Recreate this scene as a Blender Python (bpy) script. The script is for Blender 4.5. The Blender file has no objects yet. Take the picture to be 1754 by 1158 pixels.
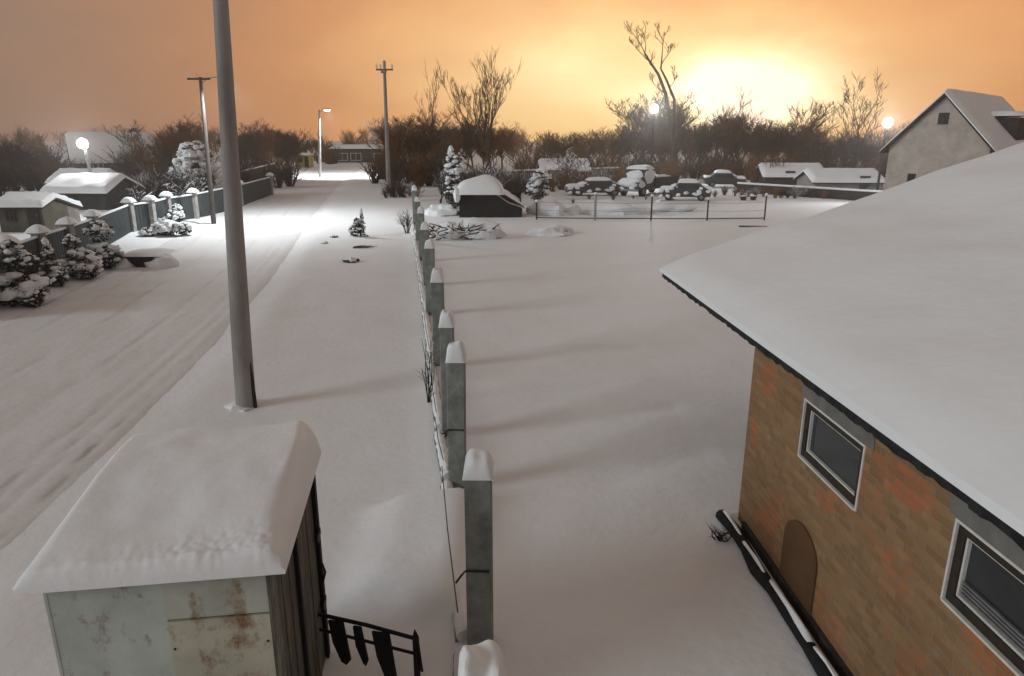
import bpy, math, random
from math import sin, cos, tan, pi, radians, sqrt, atan2, exp
from mathutils import Vector, Matrix, noise, Euler

scene = bpy.context.scene
COL = scene.collection
random.seed(7)

# ------------------------------------------------------------------ camera
CAM_H, PITCH, FPX = 5.0, radians(16), 1200.0
cam_d = bpy.data.cameras.new('camera'); cam = bpy.data.objects.new('camera', cam_d); COL.objects.link(cam)
cam.location = (0, 0, CAM_H); cam.rotation_euler = (pi/2 - PITCH, 0, 0)
cam_d.sensor_width = 36; cam_d.lens = 36*FPX/1754; cam_d.clip_end = 3000; cam_d.clip_start = .05
scene.camera = cam

def ray(px, py):
    x = (px-877)/FPX; y = -(py-579)/FPX
    return Vector((x, cos(PITCH)+y*sin(PITCH), -sin(PITCH)+y*cos(PITCH)))
def at(px, py, z=0.0):                       # where the line of sight meets height z
    r = ray(px, py); t = (z-CAM_H)/r.z
    return Vector((r.x*t, r.y*t, z))
def aty(px, py, Y):                          # where it meets a distance Y
    r = ray(px, py); t = Y/r.y
    return Vector((r.x*t, Y, CAM_H+r.z*t))

# ------------------------------------------------------------------ sky glow, sun, exposure
scene.view_settings.view_transform = 'Standard'; scene.view_settings.look = 'None'
scene.view_settings.exposure = 0.0; scene.view_settings.gamma = 1.0
W = bpy.data.worlds.new('World'); scene.world = W; W.use_nodes = True
nt = W.node_tree; nt.nodes.clear()
def N(tree, typ, **kw):
    n = tree.nodes.new(typ)
    for k, v in kw.items(): setattr(n, k, v)
    return n
def M2(tree, op, a, b=None, c=None, clamp=False):
    n = N(tree, 'ShaderNodeMath', operation=op, use_clamp=clamp)
    for i, v in enumerate((a, b, c)):
        if v is None: continue
        if isinstance(v, (int, float)): n.inputs[i].default_value = v
        else: tree.links.new(v, n.inputs[i])
    return n.outputs[0]
def build_world():
    L = nt.links
    tc = N(nt, 'ShaderNodeTexCoord')
    sp = N(nt, 'ShaderNodeSeparateXYZ'); L.new(tc.outputs['Generated'], sp.inputs[0])
    az = M2(nt, 'ARCTAN2', sp.outputs[0], sp.outputs[1])
    el = M2(nt, 'ARCSINE', sp.outputs[2])
    def ell(a0, e0, sa, se):
        u = M2(nt, 'DIVIDE', M2(nt, 'SUBTRACT', az, radians(a0)), radians(sa))
        v = M2(nt, 'DIVIDE', M2(nt, 'SUBTRACT', el, radians(e0)), radians(se))
        return M2(nt, 'SQRT', M2(nt, 'ADD', M2(nt, 'MULTIPLY', u, u), M2(nt, 'MULTIPLY', v, v)))
    nz = N(nt, 'ShaderNodeTexNoise'); nz.inputs['Scale'].default_value = 7.0; nz.inputs['Detail'].default_value = 5
    mp = N(nt, 'ShaderNodeMapping'); mp.inputs['Scale'].default_value = (1, 1, 2.6); L.new(tc.outputs['Generated'], mp.inputs[0]); L.new(mp.outputs[0], nz.inputs[0])
    wob = M2(nt, 'MULTIPLY', M2(nt, 'SUBTRACT', nz.outputs[0], .5), .22)
    def ramp(fac, stops):
        r = N(nt, 'ShaderNodeValToRGB'); cr = r.color_ramp; cr.interpolation = 'B_SPLINE'
        while len(cr.elements) > 1: cr.elements.remove(cr.elements[-1])
        cr.elements[0].position = stops[0][0]; cr.elements[0].color = (*stops[0][1], 1)
        for p, c in stops[1:]:
            e = cr.elements.new(p); e.color = (*c, 1)
        L.new(fac, r.inputs[0]); return r.outputs[0]
    # broad orange afterglow of a far fire, scaled so 1.0 = four sigmas
    d1 = M2(nt, 'ADD', M2(nt, 'DIVIDE', ell(13.5, 2.0, 21, 9.5), 4.0), M2(nt, 'MULTIPLY', wob, .55))
    c1 = ramp(d1, SKY1)
    d2 = M2(nt, 'ADD', M2(nt, 'DIVIDE', ell(17.4, 2.9, 5.0, 2.5), 4.0), M2(nt, 'MULTIPLY', wob, 1.5))
    c2 = ramp(d2, [(0, (2.6, 2.6, 2.2)), (.18, (1.5, 1.5, 1.15)), (.36, (.32, .30, .16)), (.6, (.08, .06, .02)), (.95, (0, 0, 0))])
    d3 = M2(nt, 'ADD', M2(nt, 'DIVIDE', ell(4.0, 4.6, 5.6, 2.3), 4.0), M2(nt, 'MULTIPLY', wob, 1.3))
    c3 = ramp(d3, [(0, (.62, .70, .46)), (.28, (.30, .33, .18)), (.8, (0, 0, 0))])
    a1 = N(nt, 'ShaderNodeMixRGB', blend_type='ADD'); a1.inputs[0].default_value = 1; L.new(c1, a1.inputs[1]); L.new(c2, a1.inputs[2])
    a2 = N(nt, 'ShaderNodeMixRGB', blend_type='ADD'); a2.inputs[0].default_value = 1; L.new(a1.outputs[0], a2.inputs[1]); L.new(c3, a2.inputs[2])
    bg = N(nt, 'ShaderNodeBackground'); bg.inputs[1].default_value = 1.0; L.new(a2.outputs[0], bg.inputs[0])
    out = N(nt, 'ShaderNodeOutputWorld'); L.new(bg.outputs[0], out.inputs[0])
SKY1 = [(0, (1.08, .60, .24)), (.10, (1.08, .58, .225)), (.20, (1.02, .49, .19)), (.32, (.86, .38, .15)), (.44, (.55, .27, .14)), (.58, (.33, .21, .145)), (.78, (.275, .213, .18)), (1.0, (.265, .22, .195))]
build_world()
sun_d = bpy.data.lights.new('sun', 'SUN'); sun_d.energy = 1.2; sun_d.angle = radians(20); sun_d.color = (.90, 1.0, 1.04)
sun = bpy.data.objects.new('sun', sun_d); COL.objects.link(sun)
SUN_DIR = Vector((4, 1.9, -sqrt(4*4+1.9*1.9)*tan(radians(19)))).normalized()
sun.rotation_euler = SUN_DIR.to_track_quat('-Z', 'Y').to_euler()

# ------------------------------------------------------------------ materials
MATS = {}
def mat(name, col, rough=.8, var=.25, scale=3.0, bump=0.0, bscale=20.0, metal=0.0, col2=None, coord='Object', stretch=(1, 1, 1), emit=None, estr=0):
    m = bpy.data.materials.new(name); m.use_nodes = True; t = m.node_tree; L = t.links
    b = t.nodes['Principled BSDF']; b.inputs['Roughness'].default_value = rough; b.inputs['Metallic'].default_value = metal
    b.inputs['Specular IOR Level'].default_value = .25
    if emit:
        b.inputs['Emission Color'].default_value = (*emit, 1); b.inputs['Emission Strength'].default_value = estr
    tc = N(t, 'ShaderNodeTexCoord'); mp = N(t, 'ShaderNodeMapping'); mp.inputs['Scale'].default_value = stretch
    L.new(tc.outputs[coord], mp.inputs[0])
    nz = N(t, 'ShaderNodeTexNoise'); nz.inputs['Scale'].default_value = scale; nz.inputs['Detail'].default_value = 6; nz.inputs['Roughness'].default_value = .6
    L.new(mp.outputs[0], nz.inputs[0])
    cr = N(t, 'ShaderNodeValToRGB'); c2 = col2 or tuple(c*(1-var) for c in col)
    c1 = col if col2 else tuple(min(1, c*(1+var*.6)) for c in col)
    cr.color_ramp.elements[0].position = .35; cr.color_ramp.elements[1].position = .65
    cr.color_ramp.elements[0].color = (*c2, 1); cr.color_ramp.elements[1].color = (*c1, 1)
    L.new(nz.outputs[0], cr.inputs[0]); L.new(cr.outputs[0], b.inputs['Base Color'])
    if bump:
        n2 = N(t, 'ShaderNodeTexNoise'); n2.inputs['Scale'].default_value = bscale; n2.inputs['Detail'].default_value = 5
        L.new(mp.outputs[0], n2.inputs[0])
        bp = N(t, 'ShaderNodeBump'); bp.inputs['Strength'].default_value = bump; bp.inputs['Distance'].default_value = .03
        L.new(n2.outputs[0], bp.inputs['Height']); L.new(bp.outputs[0], b.inputs['Normal'])
    MATS[name] = m; return m
def snow_mat(name, col=(.80, .82, .84), bump=.35, coord='Object', wear=False):
    m = mat(name, col, .65, .02, .9, bump, 6.0, coord=coord)
    t = m.node_tree; L = t.links; b = t.nodes['Principled BSDF']
    if wear:
        at_ = N(t, 'ShaderNodeAttribute'); at_.attribute_name = 'wear'
        src = b.inputs['Base Color'].links[0].from_socket
        mx = N(t, 'ShaderNodeMixRGB'); L.new(at_.outputs['Fac'], mx.inputs[0]); L.new(src, mx.inputs[1]); mx.inputs[2].default_value = (.22, .21, .205, 1)
        L.new(mx.outputs[0], b.inputs['Base Color'])
    return m
def dusted(name, col, amount=.5, var=.3, scale=6):
    """a surface on whose upward faces snow has settled"""
    m = mat(name, col, .9, var, scale); t = m.node_tree; L = t.links; b = t.nodes['Principled BSDF']
    g = N(t, 'ShaderNodeNewGeometry'); sp = N(t, 'ShaderNodeSeparateXYZ'); L.new(g.outputs['Normal'], sp.inputs[0])
    tc = N(t, 'ShaderNodeTexCoord'); nz = N(t, 'ShaderNodeTexNoise'); nz.inputs['Scale'].default_value = 4; L.new(tc.outputs['Object'], nz.inputs[0])
    k = M2(t, 'ADD', sp.outputs[2], M2(t, 'MULTIPLY', M2(t, 'SUBTRACT', nz.outputs[0], .5), 1.6))
    k = M2(t, 'MULTIPLY', M2(t, 'SUBTRACT', k, 1-amount), 6, clamp=True)
    mx = N(t, 'ShaderNodeMixRGB'); L.new(k, mx.inputs[0]); L.new(b.inputs['Base Color'].links[0].from_socket, mx.inputs[1]); mx.inputs[2].default_value = (.8, .82, .84, 1)
    L.new(mx.outputs[0], b.inputs['Base Color'])
    return m
RED = [(-3.25, 2.26, .42, .15), (-.5, 2.2, .25, .22), (-.22, 1.35, .10, .25), (-4.45, 1.58, .32, .16), (-2.1, 1.45, .18, .1)]
def brick_mat():
    m = bpy.data.materials.new('brick'); m.use_nodes = True; t = m.node_tree; L = t.links; b = t.nodes['Principled BSDF']
    b.inputs['Roughness'].default_value = .9; b.inputs['Specular IOR Level'].default_value = .15
    tc = N(t, 'ShaderNodeTexCoord'); sp = N(t, 'ShaderNodeSeparateXYZ'); L.new(tc.outputs['Object'], sp.inputs[0])
    cb = N(t, 'ShaderNodeCombineXYZ'); L.new(M2(t, 'ADD', sp.outputs[1], sp.outputs[0]), cb.inputs[0]); L.new(sp.outputs[2], cb.inputs[1])
    br = N(t, 'ShaderNodeTexBrick'); L.new(cb.outputs[0], br.inputs[0]); br.inputs['Scale'].default_value = 1
    br.inputs['Brick Width'].default_value = .25; br.inputs['Row Height'].default_value = .078; br.inputs['Mortar Size'].default_value = .008
    br.inputs['Color1'].default_value = (.225, .125, .06, 1); br.inputs['Color2'].default_value = (.31, .185, .09, 1); br.inputs['Mortar'].default_value = (.26, .215, .15, 1)
    br.inputs['Mortar Smooth'].default_value = .4; br.inputs['Bias'].default_value = -.1
    # broad patches of redder brick
    n1 = N(t, 'ShaderNodeTexNoise'); n1.inputs['Scale'].default_value = .95; n1.inputs['Detail'].default_value = 7; n1.inputs['Roughness'].default_value = .65; L.new(cb.outputs[0], n1.inputs[0])
    k = M2(t, 'MULTIPLY', M2(t, 'SUBTRACT', n1.outputs[0], .53), 9, clamp=True)
    b2 = N(t, 'ShaderNodeTexBrick'); L.new(cb.outputs[0], b2.inputs[0]); b2.inputs['Scale'].default_value = 1; b2.inputs['Brick Width'].default_value = .25; b2.inputs['Row Height'].default_value = .078; b2.inputs['Mortar Size'].default_value = .008
    b2.inputs['Color1'].default_value = (0, 0, 0, 1); b2.inputs['Color2'].default_value = (1, 1, 1, 1); b2.inputs['Mortar'].default_value = (.1, .1, .1, 1); b2.offset_frequency = 2
    for (by, bz, sy, sz) in RED:
        dy = M2(t, 'DIVIDE', M2(t, 'SUBTRACT', sp.outputs[1], by), sy); dz = M2(t, 'DIVIDE', M2(t, 'SUBTRACT', sp.outputs[2], bz), sz)
        q = M2(t, 'SUBTRACT', 1.6, M2(t, 'ADD', M2(t, 'MULTIPLY', dy, dy), M2(t, 'MULTIPLY', dz, dz)))
        q = M2(t, 'ADD', q, M2(t, 'MULTIPLY', M2(t, 'SUBTRACT', n1.outputs[0], .5), 4), clamp=True); k = M2(t, 'MAXIMUM', k, q)
    k = M2(t, 'MULTIPLY', k, M2(t, 'ADD', .25, b2.outputs[0], clamp=True))
    mx = N(t, 'ShaderNodeMixRGB'); L.new(M2(t, 'MULTIPLY', k, .85), mx.inputs[0]); L.new(br.outputs[0], mx.inputs[1]); mx.inputs[2].default_value = (.42, .13, .055, 1)
    n2 = N(t, 'ShaderNodeTexNoise'); n2.inputs['Scale'].default_value = 7; n2.inputs['Detail'].default_value = 6; L.new(cb.outputs[0], n2.inputs[0])
    k2 = M2(t, 'MULTIPLY', M2(t, 'SUBTRACT', n2.outputs[0], .58), 6, clamp=True)
    m3 = N(t, 'ShaderNodeMixRGB'); L.new(M2(t, 'MULTIPLY', k2, .6), m3.inputs[0]); L.new(mx.outputs[0], m3.inputs[1]); m3.inputs[2].default_value = (.16, .13, .085, 1)
    n3 = N(t, 'ShaderNodeTexNoise'); n3.inputs['Scale'].default_value = 5.5; n3.inputs['Detail'].default_value = 5; L.new(tc.outputs['Object'], n3.inputs[0])
    k3 = M2(t, 'MULTIPLY', M2(t, 'SUBTRACT', n3.outputs[0], .57), 5, clamp=True)
    m4 = N(t, 'ShaderNodeMixRGB'); L.new(M2(t, 'MULTIPLY', k3, .4), m4.inputs[0]); L.new(m3.outputs[0], m4.inputs[1]); m4.inputs[2].default_value = (.33, .28, .20, 1)
    L.new(m4.outputs[0], b.inputs['Base Color'])
    bp = N(t, 'ShaderNodeBump'); bp.inputs['Strength'].default_value = .9; bp.inputs['Distance'].default_value = .02
    L.new(M2(t, 'SUBTRACT', n2.outputs[0], br.outputs['Fac']), bp.inputs['Height']); L.new(bp.outputs[0], b.inputs['Normal'])
    MATS['brick'] = m; return m
def metal_rust(name, base, rust, amt):
    m = mat(name, base, .6, .22, 1.6, .15, 8, metal=.0)
    t = m.node_tree; L = t.links; b = t.nodes['Principled BSDF']
    tc = N(t, 'ShaderNodeTexCoord'); nz = N(t, 'ShaderNodeTexNoise'); nz.inputs['Scale'].default_value = 4.5; nz.inputs['Detail'].default_value = 8; nz.inputs['Roughness'].default_value = .72
    mp = N(t, 'ShaderNodeMapping'); mp.inputs['Scale'].default_value = (1, 1, .7); L.new(tc.outputs['Object'], mp.inputs[0]); L.new(mp.outputs[0], nz.inputs[0])
    k = M2(t, 'MULTIPLY', M2(t, 'SUBTRACT', nz.outputs[0], amt), 7, clamp=True)
    mx = N(t, 'ShaderNodeMixRGB'); L.new(k, mx.inputs[0]); L.new(b.inputs['Base Color'].links[0].from_socket, mx.inputs[1]); mx.inputs[2].default_value = (*rust, 1)
    L.new(mx.outputs[0], b.inputs['Base Color']); return m

snow_mat('snow'); snow_mat('snow_ground', bump=.45); snow_mat('road_snow', (.74, .75, .76), .5, wear=True)
snow_mat('snow_rough', (.80, .82, .84), .9)
brick_mat()
mat('concrete', (.23, .25, .235), .9, .3, 5, .3, 30)
mat('lintel_grey', (.17, .165, .15), .9, .2, 4, .3, 25)
mat('pale_concrete', (.33, .32, .31), .9, .25, 4, .3, 25)
mat('pole_dark', (.085, .072, .066), .9, .3, 3, .25, 25, stretch=(1, 1, .25))
mat('pole_concrete', (.30, .28, .27), .9, .25, 3, .25, 25, stretch=(1, 1, .25))
mat('wood_dark', (.05, .042, .036), .9, .45, 6, .4, 20, stretch=(6, 6, .6))
mat('wood_grey', (.13, .12, .095), .9, .5, 5, .5, 20, stretch=(7, 7, .5))
mat('black_wood', (.014, .014, .015), .8, .4, 6, .3, 20)
mat('bitumen_and_shade', (.022, .022, .024), .85, .5, 8, .5, 20)  # roof covering; also stands for shade in lean-to front and culvert mouth
mat('brown_board', (.115, .062, .03), .85, .2, 2)
metal_rust('sheet_grey', (.43, .465, .44), (.19, .105, .055), .545)
metal_rust('sheet_worn', (.42, .43, .38), (.21, .12, .06), .515)
metal_rust('sheet_cream', (.42, .41, .325), (.20, .095, .045), .505)
mat('fence_sheet', (.045, .055, .058), .6, .25, 2)
mat('steel_dark', (.03, .03, .032), .6, .3, 10)
mat('steel_grey', (.22, .22, .22), .5, .2, 10, metal=.4)
mat('white_frame', (.62, .60, .56), .6, .12, 8)
mat('brown_frame', (.035, .028, .022), .6, .3, 8)
gm = mat('glass_dark', (.03, .036, .04), .12, .2, 1.5); gm.node_tree.nodes['Principled BSDF'].inputs['Specular IOR Level'].default_value = .5
mat('bark', (.075, .055, .042), .95, .4, 5)
mat('bark_brown', (.17, .088, .036), .95, .4, 5)
dusted('bark_snow', (.05, .043, .04), .62)
dusted('twig_frost', (.075, .06, .055), .80)
dusted('foliage_snow', (.032, .042, .034), .52)
dusted('foliage_bare', (.03, .035, .028), .25)
mat('plaster', (.42, .37, .33), .9, .2, 1.5)
mat('plaster_dim', (.22, .20, .19), .9, .25, 1.5)
mat('wall_dark', (.055, .05, .048), .9, .4, 3)
mat('wall_beige', (.105, .095, .075), .9, .25, 2)
mat('kiosk_yellow', (.45, .42, .12), .7, .15, 3)
mat('car_paint', (.05, .05, .055), .4, .2, 3)
mat('tyre', (.015, .015, .015), .9, .3, 10)
mat('lamp_lens', (.9, .9, .9), .4, .02, 3, emit=(.95, .98, 1.0), estr=110)
mat('lamp_lens_soft', (.9, .9, .9), .4, .02, 3, emit=(.95, .98, 1.0), estr=14)
mat('insulator', (.6, .6, .6), .3, .1, 10)

# ------------------------------------------------------------------ mesh builder
class MB:
    def __init__(s): s.v = []; s.f = []
    def add(s, vs, fs):
        o = len(s.v); s.v.extend(vs); s.f.extend([tuple(i+o for i in f) for f in fs])
    def box(s, c, size, rot=None):
        hx, hy, hz = size[0]/2, size[1]/2, size[2]/2
        vs = [Vector((x, y, z)) for x in (-hx, hx) for y in (-hy, hy) for z in (-hz, hz)]
        if rot is not None: vs = [rot @ v for v in vs]
        s.add([v+Vector(c) for v in vs], [(0, 1, 3, 2), (4, 6, 7, 5), (0, 4, 5, 1), (2, 3, 7, 6), (0, 2, 6, 4), (1, 5, 7, 3)])
    def bx(s, x0, x1, y0, y1, z0, z1): s.box(((x0+x1)/2, (y0+y1)/2, (z0+z1)/2), (x1-x0, y1-y0, z1-z0))
    def tube(s, pts, rad, n=6, cap=True, square=False):
        pts = [Vector(p) for p in pts]; o = len(s.v); k = len(pts)
        prev = None
        for i, p in enumerate(pts):
            d = (pts[min(i+1, k-1)]-pts[max(i-1, 0)])
            d = d.normalized() if d.length > 1e-9 else Vector((0, 0, 1))
            if prev is None:
                a = d.cross(Vector((0, 1, 0) if abs(d.y) < .9 else (1, 0, 0))).normalized()
            else:
                a = (prev - d*prev.dot(d)).normalized()
            prev = a; b = d.cross(a)
            r = rad[i] if isinstance(rad, (list, tuple)) else rad
            for j in range(n):
                t = 2*pi*(j+(.5 if square else 0))/n
                s.v.append(p + (a*cos(t)+b*sin(t))*r)
        for i in range(k-1):
            for j in range(n):
                s.f.append((o+i*n+j, o+i*n+(j+1) % n, o+(i+1)*n+(j+1) % n, o+(i+1)*n+j))
        if cap:
            s.f.append(tuple(o+j for j in reversed(range(n)))); s.f.append(tuple(o+(k-1)*n+j for j in range(n)))
    def prism(s, poly, ext):                     # planar polygon pushed along ext
        e = Vector(ext); n = len(poly); P = [Vector(p) for p in poly]
        s.add(P+[p+e for p in P], [tuple(range(n))[::-1], tuple(range(n, 2*n))]+[(i, (i+1) % n, n+(i+1) % n, n+i) for i in range(n)])
    def lump(s, c, r, seed=0, n=10, m=6, amp=.25, zfloor=None):
        o = len(s.v); c = Vector(c); sv = Vector((seed*3.1, seed*1.7, seed*.9))
        for i in range(m+1):
            ph = -pi/2+pi*i/m
            for j in range(n):
                t = 2*pi*j/n; d = Vector((cos(t)*cos(ph), sin(t)*cos(ph), sin(ph)))
                k = 1+amp*noise.noise(d*1.6+sv)+amp*.5*noise.noise(d*4+sv)
                v = Vector((d.x*r[0]*k, d.y*r[1]*k, d.z*r[2]*k))
                if zfloor is not None: v.z = max(v.z, zfloor)
                s.v.append(c+v)
        for i in range(m):
            for j in range(n): s.f.append((o+i*n+j, o+i*n+(j+1) % n, o+(i+1)*n+(j+1) % n, o+(i+1)*n+j))
    def drape(s, corners, hfun, nu=12, nv=12, drop=.0, under=-.01):
        """slab of snow on the quad corners (p00,p10,p11,p01); hfun(u,v) gives its depth"""
        p00, p10, p11, p01 = [Vector(c) for c in corners]; o = len(s.v)
        def P(u, v): return (p00*(1-u)+p10*u)*(1-v)+(p01*(1-u)+p11*u)*v
        for i in range(nu+1):
            for j in range(nv+1):
                u, v = i/nu, j/nv; p = P(u, v); s.v.append(p+Vector((0, 0, hfun(u, v))))
        W_ = nv+1
        for i in range(nu):
            for j in range(nv): s.f.append((o+i*W_+j, o+(i+1)*W_+j, o+(i+1)*W_+j+1, o+i*W_+j+1))
        rim = [i*W_ for i in range(nu+1)]+[nu*W_+j for j in range(1, nv+1)]+[i*W_+nv for i in range(nu-1, -1, -1)]+[j for j in range(nv-1, 0, -1)]
        b = len(s.v)
        for k in rim:
            i, j = divmod(k, W_); p = P(i/nu, j/nv); s.v.append(p+Vector((0, 0, under)))
        n = len(rim)
        for k in range(n): s.f.append((o+rim[k], o+rim[(k+1) % n], b+(k+1) % n, b+k)[::-1])
        s.f.append(tuple(b+k for k in range(n))[::-1])
    def cap(s, x0, x1, y0, y1, z, h, seed=0, n=8, p=3.0, amp=.15):
        def hf(u, v):
            a = abs(2*u-1)**p; b = abs(2*v-1)**p
            k = sqrt(max(0, 1-a))*sqrt(max(0, 1-b))
            return h*k*(1+amp*noise.noise(Vector((u*2.3+seed, v*2.3, seed*.7))))
        # cosine spacing keeps the rim round
        s.drape([(x0, y0, z), (x1, y0, z), (x1, y1, z), (x0, y1, z)], hf, n, n)
    def build(s, name, m, parent=None, smooth=True, loc=None):
        me = bpy.data.meshes.new(name); me.from_pydata([tuple(v) for v in s.v], [], s.f); me.update()
        me.materials.append(MATS[m] if isinstance(m, str) else m)
        if smooth:
            me.polygons.foreach_set('use_smooth', [True]*len(me.polygons))
            try: me.set_sharp_from_angle(angle=radians(45))
            except Exception: pass
        o = bpy.data.objects.new(name, me); COL.objects.link(o)
        if parent is not None: o.parent = parent
        if loc is not None: o.location = loc
        return o
def tag(o, label=None, cat=None, group=None, kind=None):
    if label: o['label'] = label
    if cat: o['category'] = cat
    if group: o['group'] = group
    if kind: o['kind'] = kind
    return o
def empty(name, loc, label, cat, group=None, rz=0):
    o = bpy.data.objects.new(name, None); COL.objects.link(o); o.location = loc; o.rotation_euler = (0, 0, rz); o.empty_display_size = .2
    return tag(o, label, cat, group)
def copy_tree(o, parent=None):
    c = o.copy(); COL.objects.link(c); c.parent = parent
    for ch in list(o.children):
        copy_tree(ch, c)
    return c

# ------------------------------------------------------------------ the ground and the road
ROAD = [(-9.0, -6), (-9.4, 4), (-9.9, 10), (-11.2, 20), (-13.0, 30), (-16.2, 45), (-20.2, 67), (-25.0, 95), (-29.0, 122), (-33, 150)]
def road_x(y):
    for (x0, y0), (x1, y1) in zip(ROAD, ROAD[1:]):
        if y <= y1:
            t = (y-y0)/(y1-y0); return x0+(x1-x0)*t
    return ROAD[-1][0]+(y-150)*-.15
_rx = {}
def road_c(y):                                  # smoothed
    k = round(y*4)
    if k not in _rx: _rx[k] = sum(road_x(y+d) for d in (-8, -4, 0, 4, 8))/5
    return _rx[k]
def sstep(a, b, x):
    t = min(1, max(0, (x-a)/(b-a))); return t*t*(3-2*t)
FENCE_TOP = [(822, 1235), (818, 820), (780, 620), (764, 560), (748, 483), (735, 425), (727, 393), (720, 365), (714, 345), (709, 326)]
FENCE_P = [at(px, py, 2.0) for px, py in FENCE_TOP]
def fence_x(y):
    for a, b in zip(FENCE_P, FENCE_P[1:]):
        if y <= b.y: return a.x+(b.x-a.x)*(y-a.y)/(b.y-a.y)
    return FENCE_P[-1].x
def hgt(x, y):
    d = sqrt(x*x+y*y)
    h = .10*noise.noise(Vector((x*.12, y*.12, 3.1)))+.045*noise.noise(Vector((x*.45, y*.45, 1.3)))+.012*noise.noise(Vector((x*1.7, y*1.7, 7.7)))
    if -3 < y < 150:
        s = abs(x-road_c(y))
        k = 1-sstep(3.0, 4.2, s)
        h = h*(1-k)+(-.10)*k
        h += .05*exp(-((s-4.3)/.6)**2)*(.6+.6*noise.noise(Vector((x*.8, y*.8, 5))))
    if 0 < y < 45:
        f = x-fence_x(y)
        h += .07*exp(-(f/.5)**2)
        # bank that the hedge stands on, left of the road
        if x < road_c(y)-4: h += .22*sstep(4.2, 7, road_c(y)-x)*sstep(14, 22, y)*(1-sstep(40, 50, y))
    if -2 < x < 3.2 and 5 < y < 22:
        # furrows shaped into the snow to give the fence posts' shadow bands
        for (yy, sl, dp) in ((8.9, .46, .05), (11.2, .40, .04), (16.3, .05, .05)):
            q = y-(yy+sl*(x+.3)); h -= dp*exp(-(q/.28)**2)*(.6+.8*noise.noise(Vector((x*.9, y*.9, 2))))*sstep(-.6, .3, x)
    if -3 < x < 0 and 3 < y < 9:
        h += .20*sstep(6.2, 6.55, y+.25*x+.3*noise.noise(Vector((x*1.2, y, 9))))*sstep(-2.2, -1.4, x)*(1-sstep(-.75, -.35, x))  # step added so its near face darkens like the shed's shadow
    if d > 60: h += .25*noise.noise(Vector((x*.02, y*.02, 8)))*sstep(60, 140, d)
    return h
def axis(lo, hi, c0, c1, step, grow):
    a = [c0]
    while a[-1] < c1: a.append(a[-1]+step)
    s = step
    while a[-1] < hi: s *= grow; a.append(a[-1]+s)
    b = [c0]; s = step
    while b[-1] > lo: s *= grow; b.append(b[-1]-s)
    return b[:0:-1]+a
def build_ground():
    xs = axis(-700, 700, -9, 5, .14, 1.045); ys = axis(-30, 900, 3, 16, .14, 1.03)
    mb = MB(); nx = len(xs)
    for y in ys:
        for x in xs: mb.v.append((x, y, hgt(x, y)))
    for j in range(len(ys)-1):
        for i in range(nx-1): mb.f.append((j*nx+i, j*nx+i+1, (j+1)*nx+i+1, (j+1)*nx+i))
    tag(mb.build('ground', 'snow_ground'), 'snow covered ground of the yard and verges', None, None, 'structure')
    # road: packed snow with wheel ruts
    mb = MB(); wear = []; ss = [-3.7+i*.1 for i in range(75)]
    yv = []; y = -4.0
    while y < 150: yv.append(y); y += .16 if y < 20 else .16*(y/20)**1.3
    ruts = [(-1.9, .17, .006), (-.5, .17, .007), (1.2, .15, .010), (2.35, .09, .022), (2.72, .07, .022), (3.1, .08, .018)]
    for y in yv:
        c = road_c(y)
        for s in ss:
            wob = .18*noise.noise(Vector((y*.12, 4, 0)))+.05*noise.noise(Vector((y*.5, s, 0)))
            z = .0+.02*noise.noise(Vector((s*1.2, y*.5, 2)))+.012*noise.noise(Vector((s*5, y*2, 4))); w = 0
            for (r, wd, dp) in ruts:
                g = exp(-((s-r-wob)/wd)**2); kf = .6-.35*sstep(15, 40, y); z -= dp*g*kf; z += dp*.5*kf*exp(-((s-r-wob-wd*2)/(wd*.8))**2)
                n = noise.noise(Vector((s*3, y*.9, r)))
                near = 1-sstep(10.5, 15, y) if r > 2 else (.25 if r != .35 else .12)
                w = max(w, g**4*near*sstep(-.35, .3, n)*(.6+.4*noise.noise(Vector((s*4, y*3, 1)))))
            z -= .10*sstep(3.0, 3.7, abs(s))+.0
            mb.v.append((c+s, y, z-.05)); wear.append(min(1, w*1.5))
    n = len(ss)
    for j in range(len(yv)-1):
        for i in range(n-1): mb.f.append((j*n+i, j*n+i+1, (j+1)*n+i+1, (j+1)*n+i))
    o = mb.build('road', 'road_snow'); tag(o, 'snow packed village street with wheel ruts', None, None, 'structure')
    a = o.data.attributes.new('wear', 'FLOAT', 'POINT'); a.data.foreach_set('value', wear)
build_ground()
def g(p, dz=0.0): return Vector((p[0], p[1], hgt(p[0], p[1])+dz))

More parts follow.
